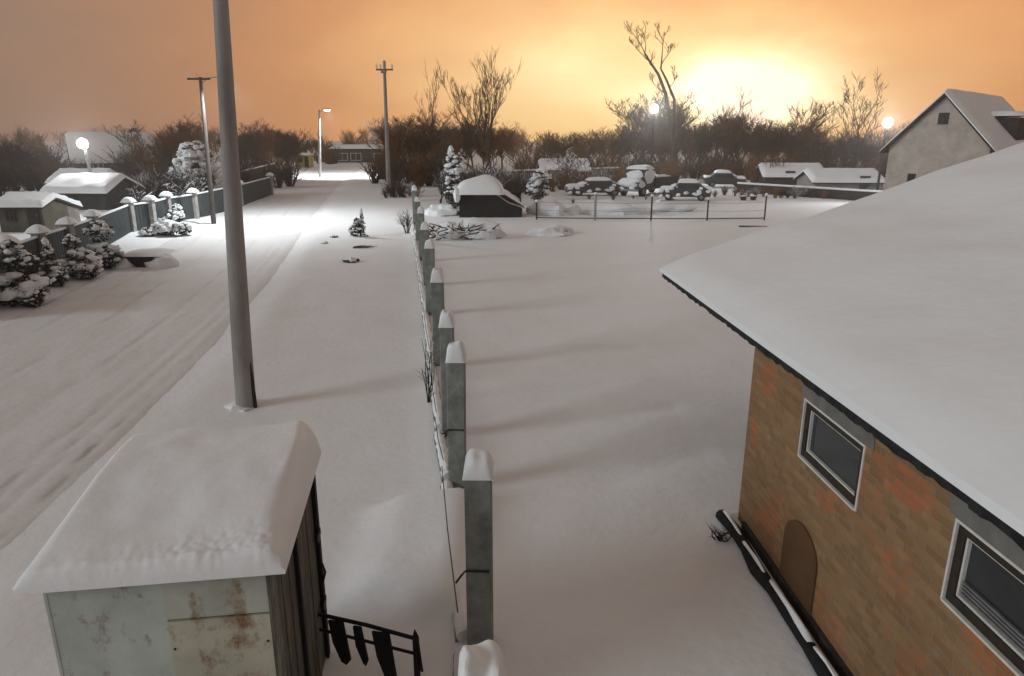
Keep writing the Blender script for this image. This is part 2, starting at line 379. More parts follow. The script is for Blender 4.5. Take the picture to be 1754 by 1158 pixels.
# ------------------------------------------------------------------ brick outbuilding on the right
W0 = Vector((3.06, 8.45, 0)); WDIR = Vector((-.050, 1, 0)).normalized(); WIN = Vector((WDIR.y, -WDIR.x, 0))   # along the wall / into the building
HRZ = atan2(WDIR.y, WDIR.x)-pi/2
def on_wall(px, py, off=0.0):
    r = ray(px, py); n = WIN; o = W0+WIN*off
    t = (o-cam.location).dot(n)/r.dot(n); p = cam.location+r*t
    return (p-W0).dot(WDIR), p.z
RA = radians(18.6)
def brick_house():
    e = empty('brick_outbuilding', W0, 'long low brick outbuilding with deep snow on its roof, beside the yard', 'building', rz=HRZ)
    T = .3; YN = -11.0; ZT = 2.56; XR = 6.6; SL = tan(RA); EX = -.07; EZ = 2.66
    wins = []
    for (tl, tr, br, bl) in (((1380, 680), (1484, 765), (1460, 868), (1370, 783)),):
        q = [on_wall(*p) for p in (tl, tr, br, bl)]
        wins.append((min(q[1][0], q[2][0]), max(q[0][0], q[3][0]), (q[2][1]+q[3][1])/2, (q[0][1]+q[1][1])/2))
    a = on_wall(1640, 903); b = on_wall(1610, 1022)
    y1 = (a[0]+b[0])/2; wl = wins[0][1]-wins[0][0]
    wins.append((y1-wl*1.12, y1, wins[0][2]-.02, wins[0][3]+.0))
    print('WINS', wins)
    mb = MB()
    ys = [YN]+[v for w in sorted(wins) for v in (w[0], w[1])]+[0]
    for i in range(0, len(ys), 2): mb.bx(0, T, ys[i], ys[i+1], -.3, ZT)
    for w in wins:
        mb.bx(0, T, w[0], w[1], -.3, w[2]); mb.bx(0, T, w[0], w[1], w[3], ZT)
    # far gable and the back
    mb.prism([(T, 0, -.3), (2*XR, 0, -.3), (2*XR, 0, EZ-.05), (XR, 0, EZ+XR*SL-.12), (T, 0, EZ)], (0, -T, 0))
    mb.bx(2*XR-T, 2*XR, YN, -T, -.3, EZ-.1)
    mb.build('wall', 'brick', e, False)
    for w in wins:
        mb = MB(); mb.bx(-.008, .08, w[0]-.12, w[1]+.08, w[3]+.002, ZT+.03); mb.build('lintel', 'lintel_grey', e, False)
    # roof deck with rafters
    yf = 4.15
    mb = MB()
    rz_ = lambda x: EZ+(x-EX)*SL
    mb.prism([(EX, yf, EZ-.03), (XR, yf, rz_(XR)-.03), (2*XR+.3, yf, rz_(XR)-.03-(XR+.3)*SL), (2*XR+.3, yf, rz_(XR)-.1-(XR+.3)*SL), (XR, yf, rz_(XR)-.1), (EX, yf, EZ-.10)], (0, YN-yf-.3, 0))
    rf = mb.build('roof', 'bitumen_and_shade', e, False)
    mb = MB(); y = yf-.15
    while y > YN:
        x0, x1 = EX+.02, XR
        rot = Matrix.Rotation(-RA, 3, 'Y')
        c = Vector(((x0+x1)/2, y, rz_((x0+x1)/2)-.145)); mb.box(c, ((x1-x0)/cos(RA), .07, .09), rot); y -= .62
    mb.build('rafters', 'wood_dark', rf, False)
    mb = MB()
    for xx in (1.6, 3.4, 5.2): mb.bx(xx, xx+.12, 0, yf-.1, rz_(xx)-.36, rz_(xx)-.24)
    mb.bx(5.0, 5.15, yf-.35, yf-.2, -.2, rz_(5.0)-.36)
    mb.build('carport_beams', 'wood_dark', rf, False)
    # drip edge along the eave: ragged bitumen
    n = 150; up, dn = [], []
    for i in range(n+1):
        y0 = yf-(yf-YN)*i/n; up.append((EX-.045, y0, EZ-.004)); dn.append((EX-.045, y0, EZ-.10-.035*random.random()))
    mb = MB(); mb.prism(up+dn[::-1], (.043, 0, 0))
    mb.build('eave_edge', 'bitumen_and_shade', rf, False)
    # snow: two slopes
    def hf(u, v):
        return (.20+.05*noise.noise(Vector((u*5, v*6, 1)))+-.05*exp(-((u-.45-.05*sin(v*9))/.12)**2)+.035*noise.noise(Vector((u*9, v*16, 6)))+.012*noise.noise(Vector((u*26, v*60, 3))))*(1-(1-min(1, u/.06))**1.5*.62)*(1-.6*max(0, (.03-v)/.03)**2)
    mb = MB(); mb.drape([(EX-.09, yf+.06, EZ), (XR, yf+.06, rz_(XR)), (XR, YN, rz_(XR)), (EX-.09, YN, EZ)], hf, 40, 110)
    mb.drape([(XR, yf+.06, rz_(XR)), (2*XR+.35, yf+.06, rz_(XR)-(XR+.35)*SL), (2*XR+.35, YN, rz_(XR)-(XR+.35)*SL), (XR, YN, rz_(XR))], lambda u, v: .2*(1-u**8*.9), 20, 20)
    mb.build('roof_snow', 'snow', e)
    # windows
    for k, (y0, y1, z0, z1) in enumerate(wins):
        mb = MB(); t = .022
        mb.bx(-.012, .01, y0, y0+t, z0, z1); mb.bx(-.012, .01, y1-t, y1, z0, z1); mb.bx(-.012, .01, y0+t, y1-t, z1-t, z1); mb.bx(-.022, .01, y0+t, y1-t, z0, z0+t)
        w = mb.build('window', 'white_frame', e, False)
        mb = MB(); a, t2 = t+.002, .07
        mb.bx(.012, .10, y0+a, y0+a+t2, z0+a, z1-a); mb.bx(.012, .10, y1-a-t2, y1-a, z0+a, z1-a); mb.bx(.012, .10, y0+a+t2, y1-a-t2, z1-a-t2, z1-a); mb.bx(.012, .10, y0+a+t2, y1-a-t2, z0+a, z0+a+t2)
        mb.build('frame', 'brown_frame', w, False)
        mb = MB(); b_ = a+t2; t3 = .02
        mb.bx(.03, .115, y0+b_, y0+b_+t3, z0+b_, z1-b_); mb.bx(.03, .115, y1-b_-t3, y1-b_, z0+b_, z1-b_); mb.bx(.03, .115, y0+b_+t3, y1-b_-t3, z1-b_-t3, z1-b_); mb.bx(.03, .115, y0+b_+t3, y1-b_-t3, z0+b_, z0+b_+t3)
        mb.build('sash', 'white_frame', w, False)
        mb = MB(); mb.bx(.06, .07, y0+b_+t3, y1-b_-t3, z0+b_+t3, z1-b_-t3); mb.build('pane', 'glass_dark', w, False)
        if k == 1:
            mb = MB()
            for i in range(4): mb.bx(.035, .055, y0+b_+t3+.01, y1-b_-t3-.01, z0+b_+.035+i*.03, z0+b_+.052+i*.03)
            mb.build('blind_slats', 'steel_grey', w, False)
    # bricked-up arch covered by a brown board
    l = [on_wall(1335, 1000)[0], on_wall(1392, 1040)[0]]; zt = on_wall(1362, 882)[1]
    yl, yr = l[0], l[1]; yc = (yl+yr)/2; hw = abs(yl-yr)/2
    poly = [(-.02, yl, .12), (-.02, yr, .12)]
    for i in range(13):
        t = pi*i/12; poly.append((-.02, yc-hw*cos(t), zt-hw*.8+hw*.8*sin(t)))
    mb = MB(); mb.prism(poly, (.018, 0, 0)); mb.build('arch_board', 'brown_board', e, False)
    # foot board along the wall
    mb = MB(); mb.bx(-.05, -.003, YN, -.25, -.1, .14); mb.build('skirting_board', 'wood_dark', e, False)
    return e
HOUSE = brick_house()
def beam_at_wall(y0, y1, off, label, seed):
    e = empty('timber_beam', W0+WDIR*((y0+y1)/2)-WIN*off, label, 'beam', rz=HRZ)
    h = (y1-y0)/2; pts = [(0.02*sin(i*1.7+seed), -h+2*h*i/8, .08+.015*sin(i*2.1)) for i in range(9)]
    MB_ = MB(); MB_.tube(pts, [.078+.012*sin(i*2.7) for i in range(9)], 9); MB_.build('log', 'black_wood', e)
    mb = MB(); rnd = random.Random(seed); y = -h
    while y < h-.1:
        l = min(rnd.uniform(.5, 1.4), h-y); mb.cap(-.03+.02*rnd.random(), .045-.03*rnd.random(), y, y+l, .138, .045, seed+y, 10, 2.2, .5); y += l-rnd.choice((.06, .08, -.12, -.05))
    mb.build('snow_cap', 'snow', e)
beam_at_wall(-3.3, .05, .20, 'black log topped with broken snow along foot of the brick wall, running to its far corner', 3)
beam_at_wall(-5.6, -3.5, .22, 'shorter nearer black log topped with snow along foot of the brick wall', 8)

# ------------------------------------------------------------------ shed
def shed():
    x0, x1, y0, y1, Z = -3.12, -1.64, 4.05, 5.78, 2.08
    e = empty('storage_shed', (x0, y0, 0), 'small shed with rusty metal front and thick snow slab on its roof', 'shed', rz=radians(7.5))
    o = Vector((x0, y0, 0))
    w, d = x1-x0, y1-y0
    mb = MB(); mb.bx(0, .735, -.012, .02, -.1, Z); mb.build('front_sheet', 'sheet_grey', e, False)
    mb = MB(); mb.bx(.735, w-.06, -.02, .02, Z-.295, Z-.0); mb.build('upper_sheet', 'sheet_worn', e, False)
    mb = MB(); mb.bx(.735, w-.06, -.028, .02, -.1, Z-.31); p = mb.build('rusty_sheet', 'sheet_cream', e, False); p['label'] = 'cream sheet with rust stains low on the front'
    for zz in (.25, .7, 1.15, 1.55):
        for xx in (.76, w-.09):
            mb = MB(); mb.lump((xx, -.03, zz), (.010, .008, .010), 1, 6, 4, 0); mb.build('screw', 'steel_dark', p)
    mb = MB(); mb.bx(-.02, 0, -.015, d, -.1, Z); mb.build('left_sheet', 'sheet_grey', e, False)
    mb = MB(); mb.bx(0, w, d-.02, d, -.1, Z); mb.build('back_wall', 'wood_dark', e, False)
    mb = MB(); mb.bx(w-.058, w+.012, -.03, .06, -.1, Z+.0); mb.build('corner_post', 'wood_grey', e, False)
    mb = MB(); y = .065; rnd = random.Random(4)
    while y < d-.02:
        l = rnd.uniform(.09, .15); mb.bx(w-.03-rnd.uniform(0, .008), w+rnd.uniform(-.01, .004), y, min(d, y+l), -.1, Z-rnd.uniform(0, .02)); y += l+rnd.uniform(.006, .014)
    mb.build('side_planks', 'wood_grey', e, False)
    mb = MB(); mb.bx(w-.055, w-.04, .02, d-.03, -.1, Z-.02); mb.build('inner_lining', 'black_wood', e, False)
    mb = MB(); mb.bx(w+.005, w+.035, d-.09, d+.0, -.1, Z-.0); mb.bx(w+.006, w+.035, .62, .68, -.1, Z-.05)
    mb.build('door_post', 'black_wood', e, False)
    for zz in (.6, 1.35):
        mb = MB(); mb.bx(w+.03, w+.045, d-.2, d-.02, zz, zz+.06); mb.build('hinge', 'steel_dark', e)
    mb = MB(); mb.tube([(w+.034, d-.06, .85), (w+.06, d-.065, .95), (w+.034, d-.06, 1.05)], .012, 6); mb.build('door_pull', 'steel_dark', e)
    mb = MB(); mb.bx(-.08, w+.07, -.06, d+.05, Z+.035, Z+.06); mb.build('roof', 'bitumen_and_shade', e, False)
    def hf(u, v):
        a = min(1, u/.09); b = min(1, (1-u)/(.10+.025*sin(v*7))); c = min(1, v/.03); k = min(1, (1-v)/.07)
        r = lambda t: sqrt(1-(1-t)**2)
        top = .115+.27*sstep(-.1, .75, v)*(.8+.2*u)+.05*u*(1-v)+.035*noise.noise(Vector((u*2.2, v*2.2, 3)))+.012*noise.noise(Vector((u*7, v*7, 5)))
        lip = (1-sstep(0, .22, v))*(.3+.7*sstep(.2, .8, u))
        return .03+(top-.03)*r(a)**1.3*r(b)*r(c)*r(k)+.018*lip*(.7*noise.noise(Vector((u*6, v*9, 9)))+.8*noise.noise(Vector((u*31, v*44, 2)))+.5*noise.noise(Vector((u*70, v*80, 4))))
    mb = MB(); mb.drape([(-.15, -.10, Z+.06), (w+.09, -.09, Z+.06), (w+.09, d+.09, Z+.06), (-.12, d+.09, Z+.06)], hf, 110, 110, under=-.015)
    mb.build('roof_snow', 'snow', e)
shed()

# ------------------------------------------------------------------ black plank barrier between shed and fence
def barrier():
    a = at(545, 1052, .62); b = at(712, 1094, .50)
    e = empty('plank_barrier', (a.x, a.y, 0), 'low black rail barrier with hanging planks between shed and fence', 'barrier')
    o = Vector((a.x, a.y, 0)); d = b-a
    mb = MB(); mb.tube([a-o, (a+b)/2-o+Vector((0, 0, .015)), b-o], .02, 6); mb.build('rail', 'black_wood', e)
    lo = Vector((0, 0, -.17)); mb = MB(); mb.tube([a+lo-o, b+lo-o], .016, 6); mb.build('rail', 'black_wood', e)
    n = Vector((-d.y, d.x, 0)).normalized()
    for t, w, z0, tl in ((.2, .075, .12, .05), (.42, .04, .14, .05), (.66, .085, .0, .05)):
        c = a+d*t-o; ux = Vector((d.x, d.y, 0)).normalized(); mb = MB()
        poly = [c+ux*(-w+.0)+Vector((0, 0, .0)), c+ux*w, c+ux*(w+tl)+Vector((0, 0, z0-c.z+.06)), c+ux*(w*.4+tl)+Vector((0, 0, z0-c.z)), c+ux*(-w*.3+tl)+Vector((0, 0, z0-c.z+.03)), c+ux*(-w*.6)+Vector((0, 0, (z0-c.z)*.5))]
        poly = [p-n*.045 for p in poly]; mb.prism(poly, n*.025); mb.build('plank', 'black_wood', e, False)
    mb = MB(); c = b-o; mb.tube([c+Vector((.0, 0, -.55)), c+Vector((0, 0, .02)), c+Vector((-.005, 0, .10))], [.03, .032, .004], 6)
    mb.tube([c+Vector((.05, -.02, -.35)), c+Vector((.015, 0, .0))], .014, 5); mb.build('end_post', 'black_wood', e)
barrier()

# ------------------------------------------------------------------ right-hand concrete post fence
def right_fence():
    e = empty('concrete_post_fence', (FENCE_P[1].x, FENCE_P[1].y, 0), 'receding row of grey concrete fence posts with tall snow caps', 'fence')
    o = Vector((FENCE_P[1].x, FENCE_P[1].y, 0)); rnd = random.Random(2)
    for i, p in enumerate(FENCE_P):
        w = .25 if i not in (3,) else .22; dpt = .30
        z = 2.0; cx, cy = p.x-o.x, p.y-o.y+dpt/2
        lx, ly = (rnd.uniform(-.016, .016), rnd.uniform(-.02, .02)) if i > 1 else (0, 0)
        mb = MB(); mb.bx(cx-w/2, cx+w/2, cy-dpt/2, cy+dpt/2, -.3, z); mb.v = [Vector((v.x+lx*(v.z-2), v.y+ly*(v.z-2), v.z)) for v in mb.v]
        m = 'concrete'
        q = mb.build('post', m, e, False)
        bv = q.modifiers.new('bevel', 'BEVEL'); bv.width = .012; bv.segments = 2
        mb = MB(); mb.cap(cx-w/2-.015, cx+w/2+.015, cy-dpt/2-.01, cy+dpt/2+.05, z-.004, .235+rnd.uniform(-.06, .05), i*1.3, 14, rnd.uniform(2.8, 5), .3); mb.build('snow_cap', 'snow', q)
    pts = FENCE_P
    for i in range(len(pts)-1):
        a, b = pts[i]-o, pts[i+1]-o; mb = MB()
        A = Vector((a.x-.17, a.y+.2, 0)); B = Vector((b.x-.17, b.y-.02, 0))
        mb.tube([A+Vector((0, 0, .02)), B+Vector((0, 0, .02))], .13, 4, square=True); k = mb.build('plinth', 'concrete', e, False)
        mb = MB(); n = 16
        mb.tube([A.lerp(B, t/n)+Vector((.01*sin(t*2+i), 0, .115+.012*sin(t*1.3+i))) for t in range(n+1)], [.085+.02*noise.noise(Vector((t*.7, i, 0))) for t in range(n+1)], 8); mb.build('plinth_snow', 'snow', k)
        # wires
        mb = MB()
        for z in (.42,):
            mb.tube([A+Vector((-.06, 0, z)), A.lerp(B, .5)+Vector((-.07, 0, z-.06)), B+Vector((-.06, 0, z))], .007, 4)
        if i > 0: mb.build('wire', 'steel_dark', e)
    for (i, z, s) in ((1, .95, 1), (2, .9, -1)):
        p = pts[i]-o; mb = MB()
        mb.tube([(p.x+.1, p.y-.012, z+.08), (p.x-.13, p.y-.02, z+.09), (p.x-.17, p.y-.02, z+.04), (p.x-.22, p.y-.03, z-.03*s)], .011, 5); mb.build('tie_wire', 'steel_dark', e)
right_fence()

def stalks(px, py, label, n=7, h=1.0, seed=1, spread=.25, lean=.3, name='dry_stalks'):
    p = g(at(px, py)); e_ = MB(); rnd = random.Random(seed)
    for i in range(n):
        a = Vector((rnd.uniform(-spread, spread)*.15, rnd.uniform(-spread, spread)*.15, -.05)); hh = h*rnd.uniform(.5, 1)
        b = a+Vector((rnd.uniform(-lean, lean), rnd.uniform(-lean, lean), hh)); m = a.lerp(b, .5)+Vector((rnd.uniform(-.06, .06), 0, 0))
        e_.tube([a, m, b], [.012, .009, .004], 5)
        for k in range(2):
            c = a.lerp(b, rnd.uniform(.4, .9)); e_.tube([c, c+Vector((rnd.uniform(-.2, .2), rnd.uniform(-.2, .2), rnd.uniform(.0, .22)))], [.006, .002], 4)
    o = e_.build(name, 'wood_dark', loc=p); return tag(o, label, 'plant')
stalks(735, 690, 'dry dark stalks leaning beside the concrete fence posts', 8, 1.35, 5, .18, .12)
stalks(1232, 925, 'small weed clump poking through snow at the brick wall corner', 10, .22, 9, .25, .12)

# ------------------------------------------------------------------ poles and lamps
def pole_obj(name, base, top, r0, r1, label, m='pole_concrete', n=8, cat='pole', square=False):
    e = empty(name, base, label, cat); d = top-base
    mb = MB(); k = 6; mb.tube([d*(i/k)-Vector((0, 0, .4 if i == 0 else 0)) for i in range(k+1)], [r0+(r1-r0)*i/k for i in range(k+1)], n, square=square); mb.build('shaft', m, e)
    return e, d
def point(parent, loc, power, r=.12, col=(.93, .98, 1.0), spot=None, aim=None):
    l = bpy.data.lights.new('lamp_light', 'SPOT' if spot else 'POINT'); l.energy = power; l.shadow_soft_size = r; l.color = col
    if spot: l.spot_size = radians(spot); l.spot_blend = .6
    o = bpy.data.objects.new('lamp_light', l); COL.objects.link(o); o.location = loc; o.parent = parent
    if aim is not None: o.rotation_euler = Vector(aim).to_track_quat('-Z', 'Y').to_euler()
    return o
# near pole
b0 = g(at(420, 692)); t0 = aty(374, -60, b0.y+.02)
e, d = pole_obj('utility_pole', b0, t0, .205, .125, 'thick grey utility pole nearest the camera with dark stub at its foot', n=8)
mb = MB(); u = d.normalized(); mb.tube([Vector((.21, -.04, -.3)), Vector((.20, -.05, .45)), Vector((.178, -.05, 1.0)), Vector((.165, -.05, 1.15))], [.045, .045, .04, .015], 6); mb.build('stub', 'wood_dark', e)
mb = MB(); mb.lump((-.06, .03, -.02), (.30, .3, .12), 4, 16, 8, .6); mb.build('snow_collar', 'snow', e)
# second pole, lamp arm towards the street
b1 = g(at(366, 382)); t1 = aty(343, 132, b1.y)
e, d = pole_obj('street_lamp', b1, t1, .16, .10, 'second utility pole with crossarm and a street lamp arm, left verge', 'pole_dark', cat='street lamp')
mb = MB(); mb.box(d+Vector((-.1, 0, -.1)), (1.3, .1, .1)); mb.build('crossarm', 'wood_dark', e)
for sx in (-.65, -.2, .4):
    mb = MB(); mb.tube([d+Vector((sx, 0, -.05)), d+Vector((sx, 0, .12)), d+Vector((sx, 0, .2))], [.03, .05, .03], 6); mb.build('insulator', 'insulator', e)
mb = MB(); mb.tube([d+Vector((0, 0, -.35)), d+Vector((.5, 0, -.05)), d+Vector((1.0, -.05, 0)), d+Vector((1.25, -.1, .0))], .03, 6); mb.build('lamp_arm', 'steel_grey', e)
mb = MB(); mb.lump(d+Vector((1.4, -.12, .0)), (.30, .14, .08), 1, 10, 6, 0); hd = mb.build('lamp_head', 'steel_grey', e)
mb = MB(); mb.lump(d+Vector((1.43, -.12, -.06)), (.22, .11, .06), 1, 10, 6, 0); mb.build('lens', 'lamp_lens', hd)
point(e, d+Vector((1.75, -.5, -.16)), 5200, .15, spot=146)
# third pole
b2 = g(at(548, 303)); t2 = aty(547, 188, b2.y)
e, d = pole_obj('street_lamp', b2, t2, .2, .13, 'slim lit street lamp at the far bend of the street', cat='street lamp')
mb = MB(); mb.tube([d+Vector((0, 0, -.4)), d+Vector((.4, 0, -.05)), d+Vector((.9, -.1, 0))], .05, 6); mb.build('lamp_arm', 'steel_grey', e)
mb = MB(); mb.lump(d+Vector((1.0, -.1, .02)), (.5, .2, .11), 1, 10, 6, 0); hd = mb.build('lamp_head', 'steel_grey', e)
mb = MB(); mb.lump(d+Vector((1.02, -.12, -.06)), (.42, .18, .12), 1, 10, 6, 0); mb.build('lens', 'lamp_lens_soft', hd)
point(e, d+Vector((1.1, .1, -.3)), 16000, .2, spot=140, aim=(.2, .45, -1))
# right-hand pole
b3 = g(at(666, 330)); t3 = aty(658, 104, b3.y)
e, d = pole_obj('utility_pole', b3, t3, .21, .13, 'pale utility pole with crossarm, right of the street beyond the fence')
mb = MB(); mb.box(d+Vector((0, 0, -.75)), (1.5, .12, .12)); mb.build('crossarm', 'wood_dark', e)
for sx in (-.7, .68, -.35):
    mb = MB(); mb.tube([d+Vector((sx, 0, -.7)), d+Vector((sx, 0, -.45)), d+Vector((sx, 0, -.3))], [.05, .08, .04], 6); mb.build('insulator', 'insulator', e)
mb = MB(); mb.box(d+Vector((-.05, -.2, -.95)), (.5, .2, .2)); mb.build('bracket', 'steel_grey', e)
# floodlight, far left
p = aty(142, 246, 55); b4 = g((p.x+.25, 55.2)); t4 = p+Vector((.05, 0, 0))
e, d = pole_obj('floodlight_mast', b4, t4, .14, .10, 'white floodlight glaring on a short mast among the left yard roofs', 'pale_concrete', cat='floodlight')
mb = MB(); mb.box(d+Vector((0, .05, .0)), (.5, .16, .42)); hd = mb.build('lamp_head', 'steel_grey', e, False)
mb = MB(); mb.lump(d+Vector((0, -.12, 0)), (.42, .12, .36), 2, 14, 8, .12); mb.build('lens', 'lamp_lens', hd)
point(e, d+Vector((0, -.35, 0)), 1500, .2, spot=150, aim=(.6, -.8, .1)); point(e, d+Vector((.3, .3, .3)), 60, .2)
# two right lamps
for (px, py, Y, lab, pw) in ((1120, 186, 84, 'white lamp on a mast in front of the tallest bare tree', 4200), (1519, 210, 58, 'white lamp on a mast left of the gabled neighbour house', 2600)):
    p = aty(px, py, Y); b_ = g((p.x+.1, Y+.2))
    e, d = pole_obj('yard_lamp', b_, p, .11, .08, lab, 'wood_dark', cat='lamp')
    mb = MB(); mb.box(d+Vector((0, .1, .05)), (.5, .2, .4)); hd = mb.build('lamp_head', 'steel_grey', e, False)
    s = Y/84*.30+.18; mb = MB(); mb.lump(d+Vector((0, -.15, 0)), (s, .16, s*.9), 2, 12, 8, .05); mb.build('lens', 'lamp_lens', hd)
    point(e, d+Vector((0, -.4, 0)), pw, .2, spot=165, aim=(-.1*px/800, -.9, -.12))

# ------------------------------------------------------------------ left metal fence
def left_fence():
    H = 1.62
    tops = [(-60, 450), (11, 419), (65, 400), (115, 385), (158, 371), (221, 352), (256, 342), (285, 332), (333, 352)]
    P = [at(px, py, H) for px, py in tops[:5]]+[g(at(228, 400)), g(at(264, 394)), g(at(291, 384)), g(at(336, 375))]
    P += [Vector((P[-1].x-.5, P[-1].y+9, 0)), Vector((P[-1].x-1.8, P[-1].y+20, 0))]
    e = empty('metal_panel_fence', (P[4].x, P[4].y, 0), 'dark sheet metal fence with snow capped pillars along the left verge', 'fence'); o = Vector((P[4].x, P[4].y, 0))
    for i, p in enumerate(P):
        z0 = hgt(p.x, p.y); q = Vector((p.x, p.y, z0))-o
        mb = MB(); mb.bx(q.x-.17, q.x+.17, q.y-.17, q.y+.17, q.z-.3, H); k = mb.build('pillar', 'concrete' if i < 5 else 'pale_concrete', e, False)
        mb = MB(); mb.bx(q.x-.24, q.x+.24, q.y-.24, q.y+.24, H, H+.06); mb.build('coping', 'pale_concrete', k, False)
        mb = MB(); mb.cap(q.x-.30, q.x+.30, q.y-.30, q.y+.30, H+.055, .26, i, 10, 2.4); mb.build('snow_cap', 'snow', k)
    for a, b in zip(P, P[1:]):
        A, B = Vector((a.x, a.y, 0))-o, Vector((b.x, b.y, 0))-o; d = (B-A).normalized(); n = Vector((-d.y, d.x, 0))
        A += d*.17; B -= d*.17; mb = MB(); L_ = (B-A).length; k = max(6, int(L_/.06)); poly = []
        prof = [A+d*L_*i/k+n*(.02 if (i//2) % 2 else 0) for i in range(k+1)]
        mb.prism([p+n*.03+Vector((0, 0, -.2)) for p in prof]+[p-n*.0+Vector((0, 0, -.2)) for p in prof[::-1]], (0, 0, H-.12+.2))
        k_ = mb.build('panel', 'fence_sheet', e, False)
        mb = MB(); mb.tube([A+Vector((0, 0, H-.09)), B+Vector((0, 0, H-.09))], .055, 6); mb.build('panel_snow', 'snow', k_)
    return P
LF = left_fence()

# ------------------------------------------------------------------ shrubs
def shrub(name, label, loc, tiers, seed, fol='foliage_bare', cat='shrub', group=None, snowiness=1.0, dens=1.0, stem=.05):
    rnd = random.Random(seed); e = empty(name, loc, label, cat, group)
    mb = MB(); sn = MB(); top = 0
    for (ox, oy, z, rx, rz, cone) in tiers:
        vol = rx*rx*rz; n = int(dens*(220+900*min(1.2, vol)))
        for i in range(n):
            t = rnd.uniform(-1, 1); k = sqrt(max(0, 1-t*t)) if not cone else (1-t)/2
            a = rnd.uniform(0, 2*pi); r = k*rx*rnd.uniform(.35, 1.05)*(1+.25*noise.noise(Vector((cos(a)*1.5, sin(a)*1.5, t*1.5+seed))))
            c = Vector((ox+r*cos(a), oy+r*sin(a), z+t*rz)); s = rnd.uniform(.05, .12)*(.6+rx)
            u = Vector((rnd.gauss(0, 1), rnd.gauss(0, 1), rnd.gauss(0, .6))).normalized(); v = u.cross(Vector((rnd.gauss(0, 1), rnd.gauss(0, 1), rnd.gauss(0, 1)))).normalized()
            mb.add([c-u*s, c+v*s*.35, c+u*s, c-v*s*.35], [(0, 1, 2, 3)])
        m = int(snowiness*(14+26*rx))
        for i in range(m):
            t = rnd.uniform(-.15, 1)**1 if True else 0; k = sqrt(max(0, 1-t*t)) if not cone else (1-t)/2+.05
            a = rnd.uniform(0, 2*pi); r = k*rx*rnd.uniform(.7, 1.02)
            s = rnd.uniform(.5, 1.1)*rx*.26; sn.lump((ox+r*cos(a), oy+r*sin(a), z+t*rz), (s*1.15, s*1.15, s*.62), rnd.random()*40, 8, 5, .5)
        if cone: sn.lump((ox, oy, z+rz*.75), (rx*.32, rx*.32, rz*.38), seed, 9, 6, .3)
    mb.build('foliage', fol, e, False); sn.build('snow_clumps', 'snow_rough', e)
    st = MB(); st.tube([(0, 0, -.2), (0, 0, tiers[0][2])], stem, 6); st.build('stem', 'bark', e)
    return e
def sh(px, py, *a, **k): return shrub(a[0], a[1], g(at(px, py)), *a[2:], **k)
sh(42, 518, 'topiary_shrub', 'largest snow covered shrub at the left edge, tall dome above a wide skirt', [(0, 0, .45, .85, .5, 0), (-.15, 0, 1.45, .42, .5, 0), (.35, .1, 1.2, .28, .28, 0), (.5, -.3, .2, .35, .25, 0)], 1)
sh(92, 490, 'topiary_shrub', 'slim cone shaped snowy shrub second from the left edge', [(0, 0, .4, .42, .42, 0), (0, 0, 1.15, .3, .45, 1), (.25, -.1, .25, .3, .25, 0)], 2)
sh(140, 476, 'topiary_shrub', 'snowy round shrub with a small ball on top, third along the metal fence', [(0, 0, .55, .68, .5, 0), (-.15, 0, 1.35, .25, .27, 0), (.2, .1, .3, .45, .3, 0)], 3)
sh(180, 458, 'topiary_shrub', 'snowy shrub with large rounded cone top, beside the dark culvert hollow', [(0, 0, .5, .68, .48, 0), (-.1, .1, 1.42, .5, .42, 0), (.3, 0, .45, .42, .36, 0)], 4)
sh(285, 402, 'low_shrub', 'low snow heaped shrub before the fence, nearer of the two rounded ones', [(0, 0, .35, .7, .35, 0), (-.3, .3, .55, .3, .3, 0), (.8, .2, .3, .5, .3, 0)], 5, snowiness=1.8)
sh(302, 388, 'low_shrub', 'small rounded snow laden shrub against the pale fence pillar', [(0, 0, .45, .5, .42, 0), (.1, .1, .95, .28, .25, 0)], 6, snowiness=1.8)
sh(255, 405, 'low_shrub', 'snow buried little bush left of the heaped shrub by the fence', [(0, 0, .18, .4, .22, 0)], 7, snowiness=2)
# small leafless bush standing at the street's right verge
def twiggy(name, label, loc, h, w, seed, m='bark', n=26, cat='bush', group=None, r0=.018, lean=.0):
    rnd = random.Random(seed); mb = MB()
    def br(p, d, L, r, lv):
        q = p+d*L*.5+Vector((rnd.gauss(0, .05), rnd.gauss(0, .05), 0))*L; e_ = p+d*L
        mb.tube([p, q, e_], [r, r*.8, r*.5], 4, False)
        if lv > 0:
            for k in range(rnd.choice((2, 3))):
                dd = (d+Vector((rnd.gauss(0, .5), rnd.gauss(0, .5), rnd.gauss(.1, .35)))).normalized(); br(p+d*L*rnd.uniform(.4, 1), dd, L*rnd.uniform(.45, .7), r*.6, lv-1)
    for i in range(n):
        a = rnd.uniform(0, 2*pi); t = rnd.uniform(0, 1)
        br(Vector((cos(a)*w*.15*t, sin(a)*w*.15*t, -.1)), Vector((cos(a)*w*t+lean, sin(a)*w*t, h)).normalized(), h*rnd.uniform(.45, .7), r0, 2)
    return tag(mb.build(name, m, loc=loc), label, cat, group)
shrub('evergreen_bush', 'lone small dark conifer bush on the open snow beside the street', g(at(618, 405)), [(0, 0, .45, .38, .45, 1), (.1, 0, .9, .22, .5, 1), (-.35, .1, .3, .3, .3, 0), (-.15, -.1, .65, .22, .3, 0)], 11, fol='foliage_bare', snowiness=.35, dens=1.0)
twiggy('bush', 'frosted twiggy bush left of the far concrete fence posts', g(at(697, 400)), 1.5, .5, 12, 'twig_frost', 18)
